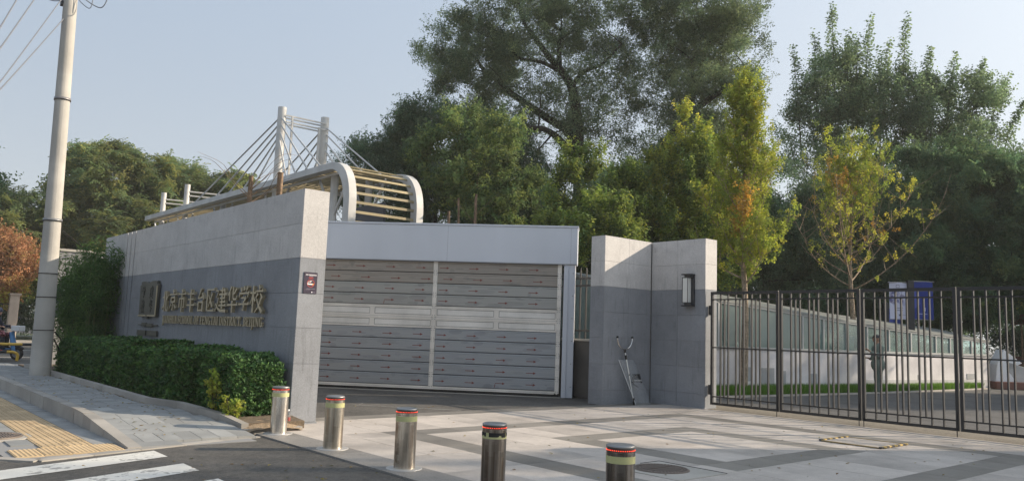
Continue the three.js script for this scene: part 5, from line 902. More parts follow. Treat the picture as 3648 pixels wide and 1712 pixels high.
// ---------------------------------------------------------------- hedge, shrubs, bamboo
{
  seed(801);
  const hedge = (label, x0, x1, z0, z1, top, n) => {
    const h = thing('hedge', label, 'hedge', 'clipped hedges at the sign wall', [(x0 + x1) / 2, 0.15, (z0 + z1) / 2]), cx = (x0 + x1) / 2, cz = (z0 + z1) / 2, list = [], st = [];
    for (let i = 0; i < n; i++) {
      const f = R(), x = rr(x0, x1); let y = rr(0, 0.8), z; const t = top(x) - 0.15 + (fbm(x / 8, 0.3, 24, 5, 3) - 0.5) * 0.34 + (hash2(Math.floor(x * 8), 7, 3) > 0.9 ? 0.08 : 0);
      if (f < 0.42) { y = t - Math.pow(R(), 2) * 0.16; z = rr(z0, z1); } else { z = z1 - Math.pow(R(), 2) * 0.22 + (fbm(x / 8, y * 0.2 + 0.7, 32, 9, 3) - 0.5) * 0.42; y = rr(0.02, t); z -= y > t - 0.12 ? 0.05 : 0; }
      let xx = x; if (f > 0.9) { xx = x1 - Math.pow(R(), 2) * 0.2; z = rr(z0, z1); y = rr(0.0, t); } const xe = x1 - xx; if (xe < 0.1 && y > t - 0.12) y -= 0.06;
      const inner = clamp((z1 - z) / 0.3, 0, 1) * (f < 0.42 ? 0 : 1), c = pick([[0.055, 0.13, 0.035], [0.075, 0.165, 0.042], [0.04, 0.1, 0.032], [0.1, 0.2, 0.045]]), b = rr(0.7, 1.25) * (f < 0.42 ? 1.15 : 1);
      list.push({ p: V(xx - cx, y, z - cz), s: rr(0.8, 1.5), c: c.map((q) => q * b), up: f < 0.42 ? 0.7 : 0.25, dir: f > 0.9 ? V(rr(0.1, 1), rr(0, 1), rr(-0.6, 0.6)) : V(rr(-0.6, 0.6), rr(0, 1), rr(0.1, 1)) }); void inner;
    }
    for (let x = x0 + 0.15; x < x1; x += 0.28) for (let k = 0; k < 4; k++) { const z = lerp(z0, z1, rr(0.1, 0.85)); st.push(tube([V(x - cx, -0.1, z - cz), V(x - cx + rr(-0.12, 0.12), 0.35, z - cz + rr(-0.1, 0.1)), V(x - cx + rr(-0.2, 0.2), top(x) - 0.28, z - cz + rr(-0.12, 0.12))], (q) => lerp(0.012, 0.004, q), 4)); }
    obj('stem', st, M.bark, h, { keepUV: true }); leaves(h, 'foliage', 'box', list, M.waxy);
  };
  hedge('long clipped dark green hedge between utility pole and sign letters', -20.2, -12.1, -5.05, -4.08, (x) => lerp(0.86, 0.95, (x + 20.2) / 8), 32000);
  hedge('shorter clipped hedge block at the bollard end of the sign wall', -12.02, -10.85, -5.05, -4.36, () => 0.88, 6600);
  const shrub = (label, x, z, h, n) => { seed(Math.round(820 + x * 7)); const s = thing('shrub', label, 'shrub', undefined, [x, 0.04, z]), list = [], st = []; for (let k = 0; k < 6; k++) { const a = rr(0, 6.28), e = V(Math.cos(a) * 0.14, h * rr(0.7, 1), Math.sin(a) * 0.12), m = V(Math.cos(a) * 0.08, h * 0.4, Math.sin(a) * 0.08), cv = new THREE.QuadraticBezierCurve3(V(0, 0, 0), m, e); st.push(tube(cv.getPoints(5), 0.005, 4)); for (let q = 0; q < n / 6; q++) { const t = Math.pow(R(), 0.6); list.push({ p: cv.getPoint(0.15 + 0.85 * t).add(inBall().multiplyScalar(0.07)), s: rr(0.8, 1.4), c: tone([[0.14, 0.16, 0.02], [0.09, 0.13, 0.02], [0.17, 0.17, 0.025]]), up: 0.5 }); } } obj('stem', st, M.bark, s, { keepUV: true }); leaves(s, 'foliage', 'box', list, M.leaf); };
  shrub('bright yellow green shrub standing up at the hedge front', -11.13, -4.24, 0.78, 90);
  shrub('small bright shrub catching sun between hedge end and bollard', -10.75, -4.36, 0.4, 26);
  // bamboo
  seed(831);
  const b = thing('bamboo', 'tall feathery bamboo clump at the left end of the sign wall', 'bamboo', undefined, [-21.9, 0.15, -4.7]), list = [], st = [];
  for (let k = 0; k < 40; k++) {
    const x = -0.3 + 2.15 * Math.pow(R(), 1.1), z = rr(-0.38, 0.3), h = rr(1.9, 2.95) * (0.88 + 0.12 * (x + 0.3) / 2.7), lx = rr(-0.35, 0.3), cv = new THREE.QuadraticBezierCurve3(V(x, 0, z), V(x, h * 0.6, z), V(x + lx, h, z + rr(-0.2, 0.3)));
    st.push(tube(cv.getPoints(8), (q) => lerp(0.014, 0.004, q), 5));
    for (let q = 0; q < 32; q++) { const t = 0.2 + 0.8 * Math.pow(R(), 0.7); list.push({ p: cv.getPoint(t).add(V(rr(-0.22, 0.22), rr(-0.1, 0.1), rr(-0.2, 0.2))), s: rr(0.7, 1.3), c: tone([[0.036, 0.07, 0.02], [0.052, 0.095, 0.024], [0.028, 0.056, 0.018]]), up: 0.2 }); }
  }
  obj('cane', st, mat([0.16, 0.17, 0.06]), b); leaves(b, 'foliage', 'bamboo', list);
}
// fallen leaves
{
  seed(841);
  const g = new THREE.BufferGeometry(); g.setAttribute('position', new THREE.Float32BufferAttribute([0, 0, 0, 0.02, 0.006, 0.014, 0.055, 0.003, 0, 0.02, 0.009, -0.014], 3)); g.setIndex([0, 1, 2, 0, 2, 3]);
  const n = 420, im = new THREE.InstancedMesh(g, M.leaf, n), o = new THREE.Object3D(), c = new THREE.Color();
  for (let i = 0; i < n; i++) {
    const f = R(); let x, z, y;
    if (f < 0.45) { x = rr(-19, -10); z = Math.max(-3.72, -3.72 + Math.pow(R(), 3) * 1.0); y = rise(x) + 0.006; if (x > -10.9) z = rr(-3.4, -2.9); }
    else if (f < 0.7) { x = rr(-11, -2.5); z = -rr(5.2, 13.6); y = 0.01; }
    else if (f < 0.85) { x = rr(-17, -11.8); z = -rr(6, 9); y = 0.0; }
    else { x = rr(-9, -4); z = rr(-4.3, -2); y = 0.001; }
    o.position.set(x, y, z); o.rotation.set(rr(-0.2, 0.2), rr(0, 6.28), rr(-0.2, 0.2)); o.scale.setScalar(rr(0.6, 1.2)); o.updateMatrix(); im.setMatrixAt(i, o.matrix);
    const p = pick([[0.3, 0.2, 0.06], [0.22, 0.13, 0.05], [0.35, 0.28, 0.08], [0.12, 0.12, 0.04]]); im.setColorAt(i, c.setRGB(...p));
  }
  im.name = 'fallen_leaves'; tag(im, 'dry fallen leaves scattered over footway, plaza and forecourt', 'leaves', null, 'stuff'); scene.add(im);
}
// pruned trunks
{
  const stump = (name, label, pos, h, r, twigs, seedN, lean = 0) => { seed(seedN); const s = thing(name, label, 'tree', undefined, pos), gs = [tube([V(0, 0, 0), loc(lean * 0.4, h * 0.5), loc(lean, h)], (q) => lerp(r, r * 0.85, q), 10)], tw = []; for (let k = 0; k < twigs; k++) { const y = h * rr(0.84, 0.97), a = pick([-1, 1]), p0 = loc(lean, y), e = rr(0.4, 1.0); tw.push(tube(new THREE.CatmullRomCurve3([p0, p0.clone().add(loc(a * e * 0.3, e * 0.3, rr(-0.2, 0.2))), p0.clone().add(loc(a * e * 0.7, e * 0.7, rr(-0.3, 0.3))), p0.clone().add(loc(a * e, e * 0.8, rr(-0.3, 0.3)))]).getPoints(8), (q) => lerp(0.008, 0.002, q), 4)); } obj('trunk', gs, M.barkTan, s, { keepUV: true }); if (tw.length) obj('twig', tw, M.barkTan, s, { keepUV: true }); };
  stump('pruned_tree', 'pruned bare trunk behind the sign wall with thin dry twigs', [-14.5, 0, -5.85], 4.22, 0.05, 9, 901);
  stump('pruned_tree', 'thicker pruned trunk with a knobbed top, right of the twiggy one', [-14.2, 0, -6.3], 4.32, 0.065, 0, 902);
  stump('tree_stake', 'short cut stake standing left of the others behind the gate', [-17.1, 0, -12.6], 4.65, 0.045, 0, 903, -0.15);
  stump('tree_stake', 'slanting bare stake in the middle behind the gate header', [-16.8, 0, -12.75], 5.0, 0.035, 0, 904, -0.2);
  stump('tree_stake', 'upright bare stake right of the slanting one behind the gate', [-16.55, 0, -12.9], 5.1, 0.045, 2, 905);
}

// ---------------------------------------------------------------- left end: side wall, meter box, far fence
{
  const w = thing('side_wall', 'plain grey rendered wall behind the bamboo and pole', 'wall', undefined, [-23.7, 0, -4.4]);
  obj('wall', box(-0.2, 0.2, 0, 3.15, -9, 0), mat([0.34, 0.34, 0.35], { map: T.concrete, roughness: 0.9 }), w);
  obj('coping', rbox(-0.24, 0.24, 3.15, 3.22, -9.03, 0.03, 0.01), M.concrete, w);
  obj('ledge', box(0.2, 0.26, 1.72, 1.78, -3, 0), M.concrete, w); obj('shutter', box(0.2, 0.215, 1.8, 2.3, -0.34, -0.06), mat([0.12, 0.13, 0.15]), w);
  const m = thing('meter_box', 'white metal meter box half hidden by bamboo', 'meter box', undefined, [-23.42, 1.62, -4.82]);
  obj('case', rbox(-0.06, 0.16, 0, 0.6, -0.24, 0.2, 0.01), mat([0.62, 0.64, 0.62], { roughness: 0.5 }), m); obj('door', rbox(0.161, 0.17, 0.03, 0.57, -0.2, 0.16, 0.003), mat([0.66, 0.68, 0.66], { roughness: 0.5 }), m);
  tag(obj('cable_bundle', [tube(new THREE.CatmullRomCurve3([V(-19.35, 1.1, -3.75), V(-20.6, 0.75, -4.3), V(-21.6, 0.8, -4.6)]).getPoints(12), 0.014, 5), tube(new THREE.CatmullRomCurve3([V(-19.35, 0.95, -3.75), V(-20.4, 0.5, -4.2), V(-21.4, 0.55, -4.55)]).getPoints(12), 0.014, 5), tube(new THREE.CatmullRomCurve3([V(-19.35, 3.3, -3.7), V(-21, 3.0, -4.6), V(-23.6, 3.2, -5.0)]).getPoints(12), 0.01, 5)], M.rubber, scene), 'black cables sagging from the pole into the bamboo', 'cable');
  const f = thing('roadside_fence', 'low wall with dark railing and pale pillar across the side street', 'fence', undefined, [-50, 0, -7.6]);
  const pm = mat([0.6, 0.5, 0.42], { map: T.concrete, roughness: 0.9 });
  obj('pillar', [rbox(-0.22, 0.22, 0, 2.5, -0.22, 0.22, 0.02), rbox(-0.28, 0.28, 2.5, 2.62, -0.28, 0.28, 0.02)], pm, f);
  obj('low_wall', box(-0.14, 0.14, 0, 0.5, 0.22, 14), mat([0.4, 0.34, 0.3], { map: T.concrete }), f);
  for (const y of [0.62, 2.0]) obj('rail', box(-0.03, 0.03, y, y + 0.06, 0.22, 14), M.fencePaint, f);
  for (let z = 0.5; z < 9; z += 0.16) obj('bar', box(-0.012, 0.012, 0.5, 2.05, z, z + 0.024), M.fencePaint, f);
  setting('far_footway', [box(-49.9, -48, -0.02, 0.12, -30, 20)], M.kerb[0], 'pale raised footway across the side street');
  setting('far_lawn', sheet([[-75, -30], [-50.2, -30], [-50.2, 20], [-75, 20]], 0.02), mat([0.11, 0.14, 0.03], { map: T.asphalt }), 'sunlit grass behind the roadside fence');
  const ym = mat([0.62, 0.4, 0.06], { roughness: 0.5 });
  const g = thing('guard_tube', 'yellow and black striped tube barrier beside the scooter', 'barrier', undefined, [-29.3, 0, -4.7]);
  const pts = new THREE.CatmullRomCurve3([V(0, 0.52, 3.4), V(0, 0.52, 1.6), V(0, 0.52, -0.75)], false, 'catmullrom', 0.1).getPoints(24);
  for (let i = 0; i < 12; i++) obj('tube_section', tube(pts.slice(i * 2, i * 2 + 3), 0.045, 10), i === 11 || i === 8 || i === 9 ? ym : M.black, g);
  obj('tube_section', tube(new THREE.CatmullRomCurve3([V(0, 0.28, 3.4), V(0, 0.28, 1.3), V(0, 0.28, 0.3)]).getPoints(8), 0.045, 10), M.black, g); obj('tube_section', tube(new THREE.CatmullRomCurve3([V(0, 0.28, 0.3), V(0, 0.27, 0.1), V(0, 0.2, 0), V(0, 0.0, 0)]).getPoints(8), 0.045, 10), ym, g);
  obj('foot', [cyl(0, -0.6, 0, 0.52, 0.03), cyl(0, 2.4, 0, 0.52, 0.03)], M.black, g);
}

// ---------------------------------------------------------------- people
// bones: [x0,y0,z0,r0, x1,y1,z1,r1]
function blob(bones, { res = 80, k = 0.025, pad = 0.05, eps = 1 } = {}) {
  let lo = V(1e9, 1e9, 1e9), hi = V(-1e9, -1e9, -1e9);
  for (const b of bones) for (const o of [0, 4]) { lo.min(V(b[o] - b[o + 3], b[o + 1] - b[o + 3], b[o + 2] - b[o + 3])); hi.max(V(b[o] + b[o + 3], b[o + 1] + b[o + 3], b[o + 2] + b[o + 3])); }
  const c = lo.clone().add(hi).multiplyScalar(0.5), half = Math.max(hi.x - lo.x, hi.y - lo.y, hi.z - lo.z) / 2 + pad;
  const mc = new MarchingCubes(res, new THREE.MeshBasicMaterial(), false, false, 60000); mc.isolation = 0;
  for (let z = 0; z < res; z++) for (let y = 0; y < res; y++) for (let x = 0; x < res; x++) {
    const px = c.x + (x - res / 2) / (res / 2) * half, py = c.y + (y - res / 2) / (res / 2) * half, pz = c.z + (z - res / 2) / (res / 2) * half;
    let s = 0;
    for (const b of bones) {
      const ax = px - b[0], ay = py - b[1], az = pz - b[2], bx = b[4] - b[0], by = b[5] - b[1], bz = b[6] - b[2], L = bx * bx + by * by + bz * bz, t = L ? clamp((ax * bx + ay * by + az * bz) / L, 0, 1) : 0;
      const d = Math.hypot(ax - bx * t, ay - by * t, az - bz * t) - lerp(b[3], b[7], t); if (d < 0.25) s += Math.exp(-d / k);
    }
    mc.field[x + y * res + z * res * res] = s > 0 ? k * Math.log(s) : -0.3;
  }
  mc.update();
  const n = mc.count, g = new THREE.BufferGeometry(), P = mc.positionArray.slice(0, n * 3);
  for (let i = 0; i < n; i++) { P[i * 3] = c.x + P[i * 3] * half; P[i * 3 + 1] = c.y + P[i * 3 + 1] * half; P[i * 3 + 2] = c.z + P[i * 3 + 2] * half; }
  g.setAttribute('position', new THREE.Float32BufferAttribute(P, 3)); g.computeVertexNormals();
  const w = mergeVertices(g, 1e-4); w.deleteAttribute('normal'); w.computeVertexNormals(); return w;
}
const skin = mat([0.42, 0.24, 0.16], { roughness: 0.6 });
const hand = (x, y, z, dx, dy, s = 1) => { // palm and five curled fingers, pointing along (dx, dy)
  const b = [[x, y, z - 0.02, 0.02, x + dx * 0.07, y + dy * 0.07, z - 0.02, 0.02], [x, y, z + 0.02, 0.02, x + dx * 0.07, y + dy * 0.07, z + 0.02, 0.02]];
  [-0.033, -0.011, 0.011, 0.033].forEach((o, i) => { const L = [0.05, 0.06, 0.058, 0.045][i]; b.push([x + dx * 0.075, y + dy * 0.075, z + o, 0.0095, x + dx * (0.075 + L * 0.6), y + dy * (0.075 + L * 0.6) - 0.006, z + o, 0.009], [x + dx * (0.075 + L * 0.6), y + dy * (0.075 + L * 0.6) - 0.006, z + o, 0.009, x + dx * (0.075 + L), y + dy * (0.075 + L) - 0.03, z + o, 0.008]); });
  b.push([x + dx * 0.02, y + dy * 0.02, z + 0.035, 0.012, x + dx * 0.07, y + dy * 0.07 + 0.02, z + 0.062, 0.009]); return b;
};
function head(x, y, z) { // faces +x; centre of skull
  return [[x - 0.015, y + 0.02, z, 0.09, x + 0.02, y + 0.02, z, 0.085], [x + 0.03, y - 0.045, z, 0.062, x + 0.06, y - 0.075, z, 0.035], [x + 0.095, y - 0.005, z, 0.012, x + 0.118, y - 0.03, z, 0.013], [x + 0.085, y - 0.062, z - 0.016, 0.011, x + 0.085, y - 0.062, z + 0.016, 0.011],
    [x - 0.01, y - 0.005, z + 0.085, 0.016, x - 0.012, y - 0.04, z + 0.08, 0.012], [x - 0.01, y - 0.005, z - 0.085, 0.016, x - 0.012, y - 0.04, z - 0.08, 0.012], [x + 0.085, y + 0.022, z - 0.035, 0.012, x + 0.088, y + 0.022, z + 0.035, 0.012]];
}
{
  // the guard: standing side-on, facing left in the picture, near forearm bent across the waist
  const g = thing('person', 'person in grey green uniform and black cap standing behind the gate', 'person', undefined, [-11.17, 0.0, -24.7], Math.atan2(-RIGHT.z, RIGHT.x) + Math.PI);
  const neck = [-0.005, 1.45, 0, 0.058, 0.02, 1.56, 0, 0.056];
  const body = [...head(0.035, 1.655, 0), neck, [0, 1.36, -0.1, 0.075, 0, 1.36, 0.1, 0.075], [0, 1.0, 0, 0.1, 0, 1.3, 0, 0.12], [0.04, 1.02, 0.3, 0.03, 0.2, 1.05, 0.19, 0.026], [0.2, 1.18, -0.2, 0.03, 0.36, 1.3, -0.14, 0.026]];
  const bg = [blob(body, { res: 110, k: 0.014 }), blob(hand(0.2, 1.05, 0.185, 0.9, 0.1), { res: 56, k: 0.006, pad: 0.02 }), blob(hand(0.36, 1.3, -0.14, 0.8, 0.5), { res: 56, k: 0.006, pad: 0.02 })];
  obj('body', bg, skin, g);
  const cloth = mat([0.17, 0.205, 0.175], { roughness: 0.9, bumpMap: T.fine, bumpScale: 0.004 }), cloth2 = mat([0.12, 0.15, 0.128], { roughness: 0.9, bumpMap: T.fine, bumpScale: 0.004 });
  obj('jacket', blob([[-0.01, 1.38, -0.13, 0.09, -0.01, 1.38, 0.13, 0.09], [0, 1.32, -0.08, 0.145, 0, 1.32, 0.08, 0.145], [0.015, 1.12, -0.06, 0.16, 0.015, 1.12, 0.06, 0.16], [0, 0.9, -0.07, 0.165, 0, 0.9, 0.07, 0.165], [0, 0.82, -0.07, 0.165, 0, 0.82, 0.07, 0.165],
    [-0.01, 1.38, 0.19, 0.075, -0.09, 1.12, 0.27, 0.058], [-0.09, 1.12, 0.27, 0.058, 0.13, 1.03, 0.225, 0.045], [-0.01, 1.38, -0.19, 0.075, 0.06, 1.13, -0.25, 0.058], [0.06, 1.13, -0.25, 0.058, 0.27, 1.23, -0.17, 0.045], [-0.02, 1.47, -0.03, 0.062, -0.02, 1.47, 0.03, 0.062]], { res: 90, k: 0.02 }), cloth, g);
  obj('trousers', blob([[0, 0.86, -0.07, 0.115, 0, 0.86, 0.07, 0.115], [-0.01, 0.84, 0.09, 0.125, -0.04, 0.46, 0.1, 0.105], [-0.04, 0.46, 0.1, 0.105, -0.05, 0.1, 0.1, 0.095], [0.01, 0.84, -0.09, 0.125, 0.04, 0.46, -0.09, 0.105], [0.04, 0.46, -0.09, 0.105, 0.06, 0.1, -0.09, 0.095], [-0.03, 0.5, 0.1, 0.09, -0.035, 0.36, 0.1, 0.086]], { res: 90, k: 0.018 }), cloth2, g);
  obj('shoe', blob([[-0.1, 0.05, 0.1, 0.05, 0.06, 0.04, 0.1, 0.045], [0.06, 0.04, 0.1, 0.045, 0.13, 0.032, 0.1, 0.035]], { res: 40, k: 0.012, pad: 0.03 }), M.rubber, g); obj('shoe', blob([[0.01, 0.05, -0.09, 0.05, 0.17, 0.04, -0.09, 0.045], [0.17, 0.04, -0.09, 0.045, 0.24, 0.032, -0.09, 0.035]], { res: 40, k: 0.012, pad: 0.03 }), M.rubber, g);
  obj('cap', [new THREE.SphereGeometry(0.112, 18, 10, 0, 6.2832, 0, 1.65).scale(1.06, 0.95, 0.94).translate(0.03, 1.685, 0), new THREE.CylinderGeometry(0.1, 0.1, 0.014, 18, 1).scale(1.05, 1, 0.85).rotateZ(-0.16).translate(0.155, 1.69, 0)], M.black, g);
  obj('hair', blob([[-0.04, 1.65, -0.05, 0.045, -0.04, 1.65, 0.05, 0.045], [-0.05, 1.62, -0.03, 0.035, -0.05, 1.62, 0.03, 0.035]], { res: 36, k: 0.01, pad: 0.03 }), mat([0.12, 0.11, 0.1]), g);
}
{
  // electric scooter with rider, cut by the left edge. Local +x is forward.
  const turn = Math.atan2(-RIGHT.z, RIGHT.x), base = V(-29.75, 0, -4.75).addScaledVector(RIGHT, -0.62);
  const s = thing('electric_scooter', 'blue electric scooter with white front basket at the left edge', 'scooter', undefined, base.toArray(), turn);
  const blue = mat([0.08, 0.24, 0.48], { roughness: 0.35 });
  for (const x of [0.62, -0.55]) { const w = obj('wheel', new THREE.TorusGeometry(0.165, 0.045, 10, 24).translate(x, 0.21, 0), M.rubber, s); obj('rim', [cyl(0, 0, -0.03, 0.03, 0.13, 0.13, 18).rotateX(Math.PI / 2).translate(x, 0.21, 0)], mat([0.2, 0.2, 0.21], { metalness: 0.6, roughness: 0.4 }), w); }
  obj('fork', [tube([V(0.62, 0.21, 0.07), V(0.5, 0.6, 0.05), V(0.42, 1.0, 0)], 0.02, 8), tube([V(0.62, 0.21, -0.07), V(0.5, 0.6, -0.05), V(0.42, 1.0, 0)], 0.02, 8)], blue, s);
  obj('front_shield', tube([V(0.52, 0.3, 0), V(0.44, 0.62, 0), V(0.4, 0.9, 0)], 0.075, 10), blue, s);
  obj('deck', [rbox(-0.5, 0.42, 0.24, 0.34, -0.13, 0.13, 0.03, 2)], mat([0.03, 0.03, 0.05], { roughness: 0.4 }), s);
  obj('trim', [rbox(-0.3, 0.44, 0.345, 0.37, -0.12, 0.12, 0.008)], blue, s);
  obj('reflector', new THREE.CylinderGeometry(0.035, 0.035, 0.02, 12).rotateX(Math.PI / 2).translate(0.2, 0.29, 0.14), mat([0.75, 0.08, 0.04], { roughness: 0.3 }), s);
  obj('seat', [rbox(-0.6, -0.05, 0.66, 0.76, -0.13, 0.13, 0.04, 2), rbox(-0.55, -0.15, 0.34, 0.66, -0.1, 0.1, 0.03)], M.rubber, s);
  obj('handlebar', tube(new THREE.CatmullRomCurve3([V(0.28, 1.04, 0.3), V(0.42, 1.02, 0.12), V(0.42, 1.02, -0.12), V(0.28, 1.04, -0.3)]).getPoints(14), 0.018, 8), M.black, s);
  obj('mudguard', tube([V(0.42, 0.36, 0), V(0.55, 0.46, 0), V(0.7, 0.44, 0), V(0.82, 0.36, 0)], 0.045, 8), M.black, s);
  const bk = obj('basket', [rbox(0.44, 0.72, 0.92, 1.1, -0.16, 0.16, 0.02, 2)], mat([0.62, 0.63, 0.64], { roughness: 0.5 }), s); void bk;
  obj('mirror', [tube([V(0.32, 1.04, -0.28), V(0.36, 1.3, -0.34)], 0.008, 6), new THREE.SphereGeometry(0.055, 12, 8).scale(0.4, 0.8, 1).translate(0.36, 1.34, -0.36)], M.black, s);
  const r = thing('person', 'person in dark jacket and red flowered apron riding the scooter', 'person', undefined, [base.x, 0.0, base.z], turn);
  obj('body', [blob([...head(-0.12, 1.52, 0), [-0.2, 1.32, 0, 0.06, -0.14, 1.44, 0, 0.055], [-0.22, 0.9, 0, 0.1, -0.2, 1.25, 0, 0.12], [0.05, 1.07, 0.3, 0.03, 0.2, 1.06, 0.29, 0.027], [0.05, 1.07, -0.3, 0.03, 0.2, 1.06, -0.29, 0.027]], { res: 96, k: 0.014 }), blob(hand(0.2, 1.06, 0.29, 0.95, 0), { res: 50, k: 0.006, pad: 0.02 }), blob(hand(0.2, 1.06, -0.29, 0.95, 0), { res: 50, k: 0.006, pad: 0.02 })], skin, r);
  obj('jacket', blob([[-0.22, 1.28, -0.12, 0.1, -0.22, 1.28, 0.12, 0.1], [-0.22, 1.1, -0.07, 0.14, -0.22, 1.1, 0.07, 0.14], [-0.24, 0.85, -0.08, 0.15, -0.24, 0.85, 0.08, 0.15], [-0.2, 1.28, 0.2, 0.075, -0.12, 1.04, 0.31, 0.06], [-0.12, 1.04, 0.31, 0.06, 0.12, 1.07, 0.29, 0.045], [-0.2, 1.28, -0.2, 0.075, -0.12, 1.04, -0.31, 0.06], [-0.12, 1.04, -0.31, 0.06, 0.12, 1.07, -0.29, 0.045]], { res: 80, k: 0.02 }), mat([0.02, 0.025, 0.045], { roughness: 0.8 }), r);
  obj('trousers', blob([[-0.26, 0.84, -0.08, 0.12, -0.26, 0.84, 0.08, 0.12], [-0.22, 0.82, 0.11, 0.1, 0.16, 0.76, 0.13, 0.08], [0.16, 0.76, 0.13, 0.08, 0.2, 0.42, 0.11, 0.06], [-0.22, 0.82, -0.11, 0.1, 0.16, 0.76, -0.13, 0.08], [0.16, 0.76, -0.13, 0.08, 0.2, 0.42, -0.11, 0.06]], { res: 70, k: 0.018 }), mat([0.04, 0.04, 0.05]), r);
  const flower = tex(128, (u, v) => (fbm(u, v, 10, 77, 2) > 0.56 ? [0.62, 0.4, 0.42] : [0.26, 0.05, 0.07]), 4, true);
  obj('apron', blob([[0.0, 0.88, -0.14, 0.06, 0.0, 0.88, 0.14, 0.06], [0.2, 0.8, -0.16, 0.08, 0.2, 0.8, 0.16, 0.08], [0.26, 0.5, -0.15, 0.045, 0.26, 0.5, 0.15, 0.045]], { res: 60, k: 0.03 }), mat([1, 1, 1], { map: flower, roughness: 0.9, metre: true }), r);
  obj('shoe', blob([[0.1, 0.4, 0.11, 0.045, 0.28, 0.39, 0.11, 0.036]], { res: 32, k: 0.01, pad: 0.03 }), M.rubber, r); obj('shoe', blob([[0.1, 0.4, -0.11, 0.045, 0.28, 0.39, -0.11, 0.036]], { res: 32, k: 0.01, pad: 0.03 }), M.rubber, r);
  obj('helmet', new THREE.SphereGeometry(0.13, 18, 12, 0, 6.2832, 0, 1.75).translate(-0.11, 1.55, 0), mat([0.03, 0.04, 0.08], { roughness: 0.3 }), r);
}

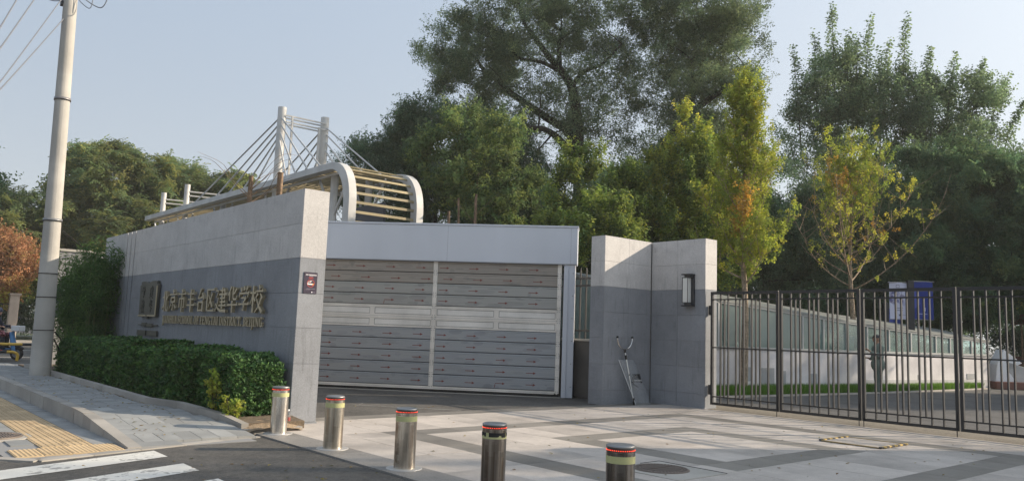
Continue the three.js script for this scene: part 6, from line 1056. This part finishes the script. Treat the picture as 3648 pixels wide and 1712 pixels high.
// ---------------------------------------------------------------- flags, sculpture, shelter behind the gate
{
  seed(951);
  const cvt = (draw) => { const cv = document.createElement('canvas'); cv.width = 256; cv.height = 384; draw(cv.getContext('2d')); const t = new THREE.CanvasTexture(cv); t.colorSpace = THREE.SRGBColorSpace; const m = new THREE.MeshStandardMaterial({ map: t, roughness: 0.85, side: THREE.DoubleSide }); m.userData = {}; return m; };
  const whiteM = cvt((c) => { c.fillStyle = '#c9cbe0'; c.fillRect(0, 0, 256, 384); c.strokeStyle = '#55566a'; c.lineWidth = 4; c.strokeRect(96, 26, 44, 26); const g = ['#5d5f92', '#8d90b8', '#474a78', '#a8a6c0', '#77708c']; for (let i = 0; i < 60; i++) { c.fillStyle = pick(g); c.globalAlpha = 0.5; c.beginPath(); c.ellipse(rr(6, 200), rr(85, 215), rr(8, 34), rr(6, 20), R() * 3, 0, 7); c.fill(); } c.globalAlpha = 1; c.fillStyle = '#8b8da2'; c.fillRect(74, 262, 116, 9); c.fillRect(74, 284, 116, 9); c.fillStyle = '#5a6078'; c.fillRect(134, 330, 28, 18); c.fillStyle = '#a9acc0'; c.fillRect(168, 334, 60, 6); });
  const blueM = cvt((c) => { c.fillStyle = '#2e3e8a'; c.fillRect(0, 0, 256, 384); c.fillStyle = '#5663b2'; c.beginPath(); c.moveTo(0, 110); c.lineTo(40, 90); c.lineTo(92, 170); c.lineTo(92, 232); c.lineTo(0, 290); c.fill(); c.fillStyle = '#c8cff0'; c.fillRect(138, 276, 20, 22); c.beginPath(); c.arc(148, 274, 12, Math.PI, 0); c.fill(); for (let i = 0; i < 9; i++) c.fillRect(72 + i * 12, 322, 8, 10); });
  const flag = (name, label, m, pole, side, w, h, y) => {
    const f = thing(name, label, 'flag', undefined, pole); const g = new THREE.PlaneGeometry(w, h, 10, 8), p = g.attributes.position;
    for (let i = 0; i < p.count; i++) p.setZ(i, Math.sin(p.getX(i) * 7 + p.getY(i) * 2) * 0.02);
    const turn = Math.atan2(-RIGHT.z, RIGHT.x); g.translate(side * (w / 2 + 0.1), y - h / 2, 0).rotateY(turn); g.computeVertexNormals();
    obj('cloth', g, m, f); obj('arm', [tube([V(0, y, 0), V(side * (w + 0.15), y, 0)], 0.018, 6).rotateY(turn), tube([V(0, y - h, 0), V(side * (w + 0.12), y - h, 0)], 0.014, 6).rotateY(turn)], M.bolt, f);
  };
  const post = (label, pos, h) => { const p = thing('flag_post', label, 'post', undefined, pos, Math.atan2(-RIGHT.z, RIGHT.x)); obj('post', rbox(-0.11, 0.11, 0, h, -0.08, 0.08, 0.01), M.blackPaint, p); obj('base', rbox(-0.16, 0.16, 0, 0.5, -0.12, 0.12, 0.01), M.blackPaint, p); };
  post('dark square post carrying the white and the blue flag', [-11.74, 0, -28.53], 3.75);
  flag('flag', 'white flag with a faded blue print left of the dark post', whiteM, [-11.74, 0, -28.53], -1, 0.62, 1.28, 3.66);
  flag('flag', 'deep blue flag with a pale slanted shape right of the dark post', blueM, [-11.74, 0, -28.53], 1, 0.7, 1.32, 3.72);
  post('second dark flag post farther back, behind the guard', [-14.4, 0, -32.6], 3.2);
  flag('flag', 'small far blue flag seen between the gate bars left of the white one', blueM, [-14.4, 0, -32.6], 1, 0.55, 1.1, 3.0);
  // faceted white sculpture on a brick bed
  const s = thing('sculpture', 'angular white faceted sculpture behind the fourth gate leaf', 'sculpture', undefined, [-10.65, 0, -34.2], Math.atan2(-RIGHT.z, RIGHT.x));
  const sh = (pts, d, z) => new THREE.ExtrudeGeometry(new THREE.Shape(pts.map((q) => new THREE.Vector2(...q))), { depth: d, bevelEnabled: true, bevelSize: 0.01, bevelThickness: 0.01, bevelSegments: 1 }).translate(0, 0, z);
  obj('facet', sh([[-0.5, 0.28], [-0.42, 0.9], [-0.15, 1.45], [0.5, 0.98], [-0.05, 0.72], [0.25, 0.28]], 0.5, -0.25), new THREE.MeshStandardMaterial({ color: lin(0.9, 0.9, 0.9), roughness: 0.5, userData: {} }), s);
  obj('facet', sh([[-0.1, 1.02], [1.3, 0.62], [2.4, 0.72], [2.6, 0.42], [1.3, 0.46], [1.0, 0.28], [0.3, 0.28], [0.0, 0.62]], 0.6, -0.35), M.white, s);
  obj('base', rbox(-0.7, 5, 0, 0.27, -0.6, 0.6, 0.02), mat([0.26, 0.12, 0.09], { map: T.concrete }), s);
  // bike shelter / rusty roofed stand far right
  const h = thing('bike_shelter', 'rust brown open shelter under the trees behind the sculpture', 'shelter', undefined, [-9.4, 0, -41], Math.atan2(-RIGHT.z, RIGHT.x));
  const rust = mat([0.12, 0.055, 0.04], { map: T.concrete, roughness: 0.8 });
  for (let i = 0; i < 6; i++) obj('post', cyl(-3 + i * 1.6, 0, 0, 2.6, 0.04), M.barkTan, h);
  for (let i = 0; i < 4; i++) obj('roof_panel', new THREE.CylinderGeometry(0.9, 0.9, 1.58, 14, 1, true, -1.0, 2.0).rotateZ(Math.PI / 2).rotateX(-Math.PI / 2).translate(-2.2 + i * 1.6, 2.1, 0), new THREE.MeshStandardMaterial({ color: lin(0.12, 0.055, 0.04), roughness: 0.8, side: THREE.DoubleSide, userData: {} }), h);
  obj('back_wall', box(-3.2, 5.4, 0, 1.2, -0.9, -0.8), rust, h);
}

renderer.render(scene, camera);
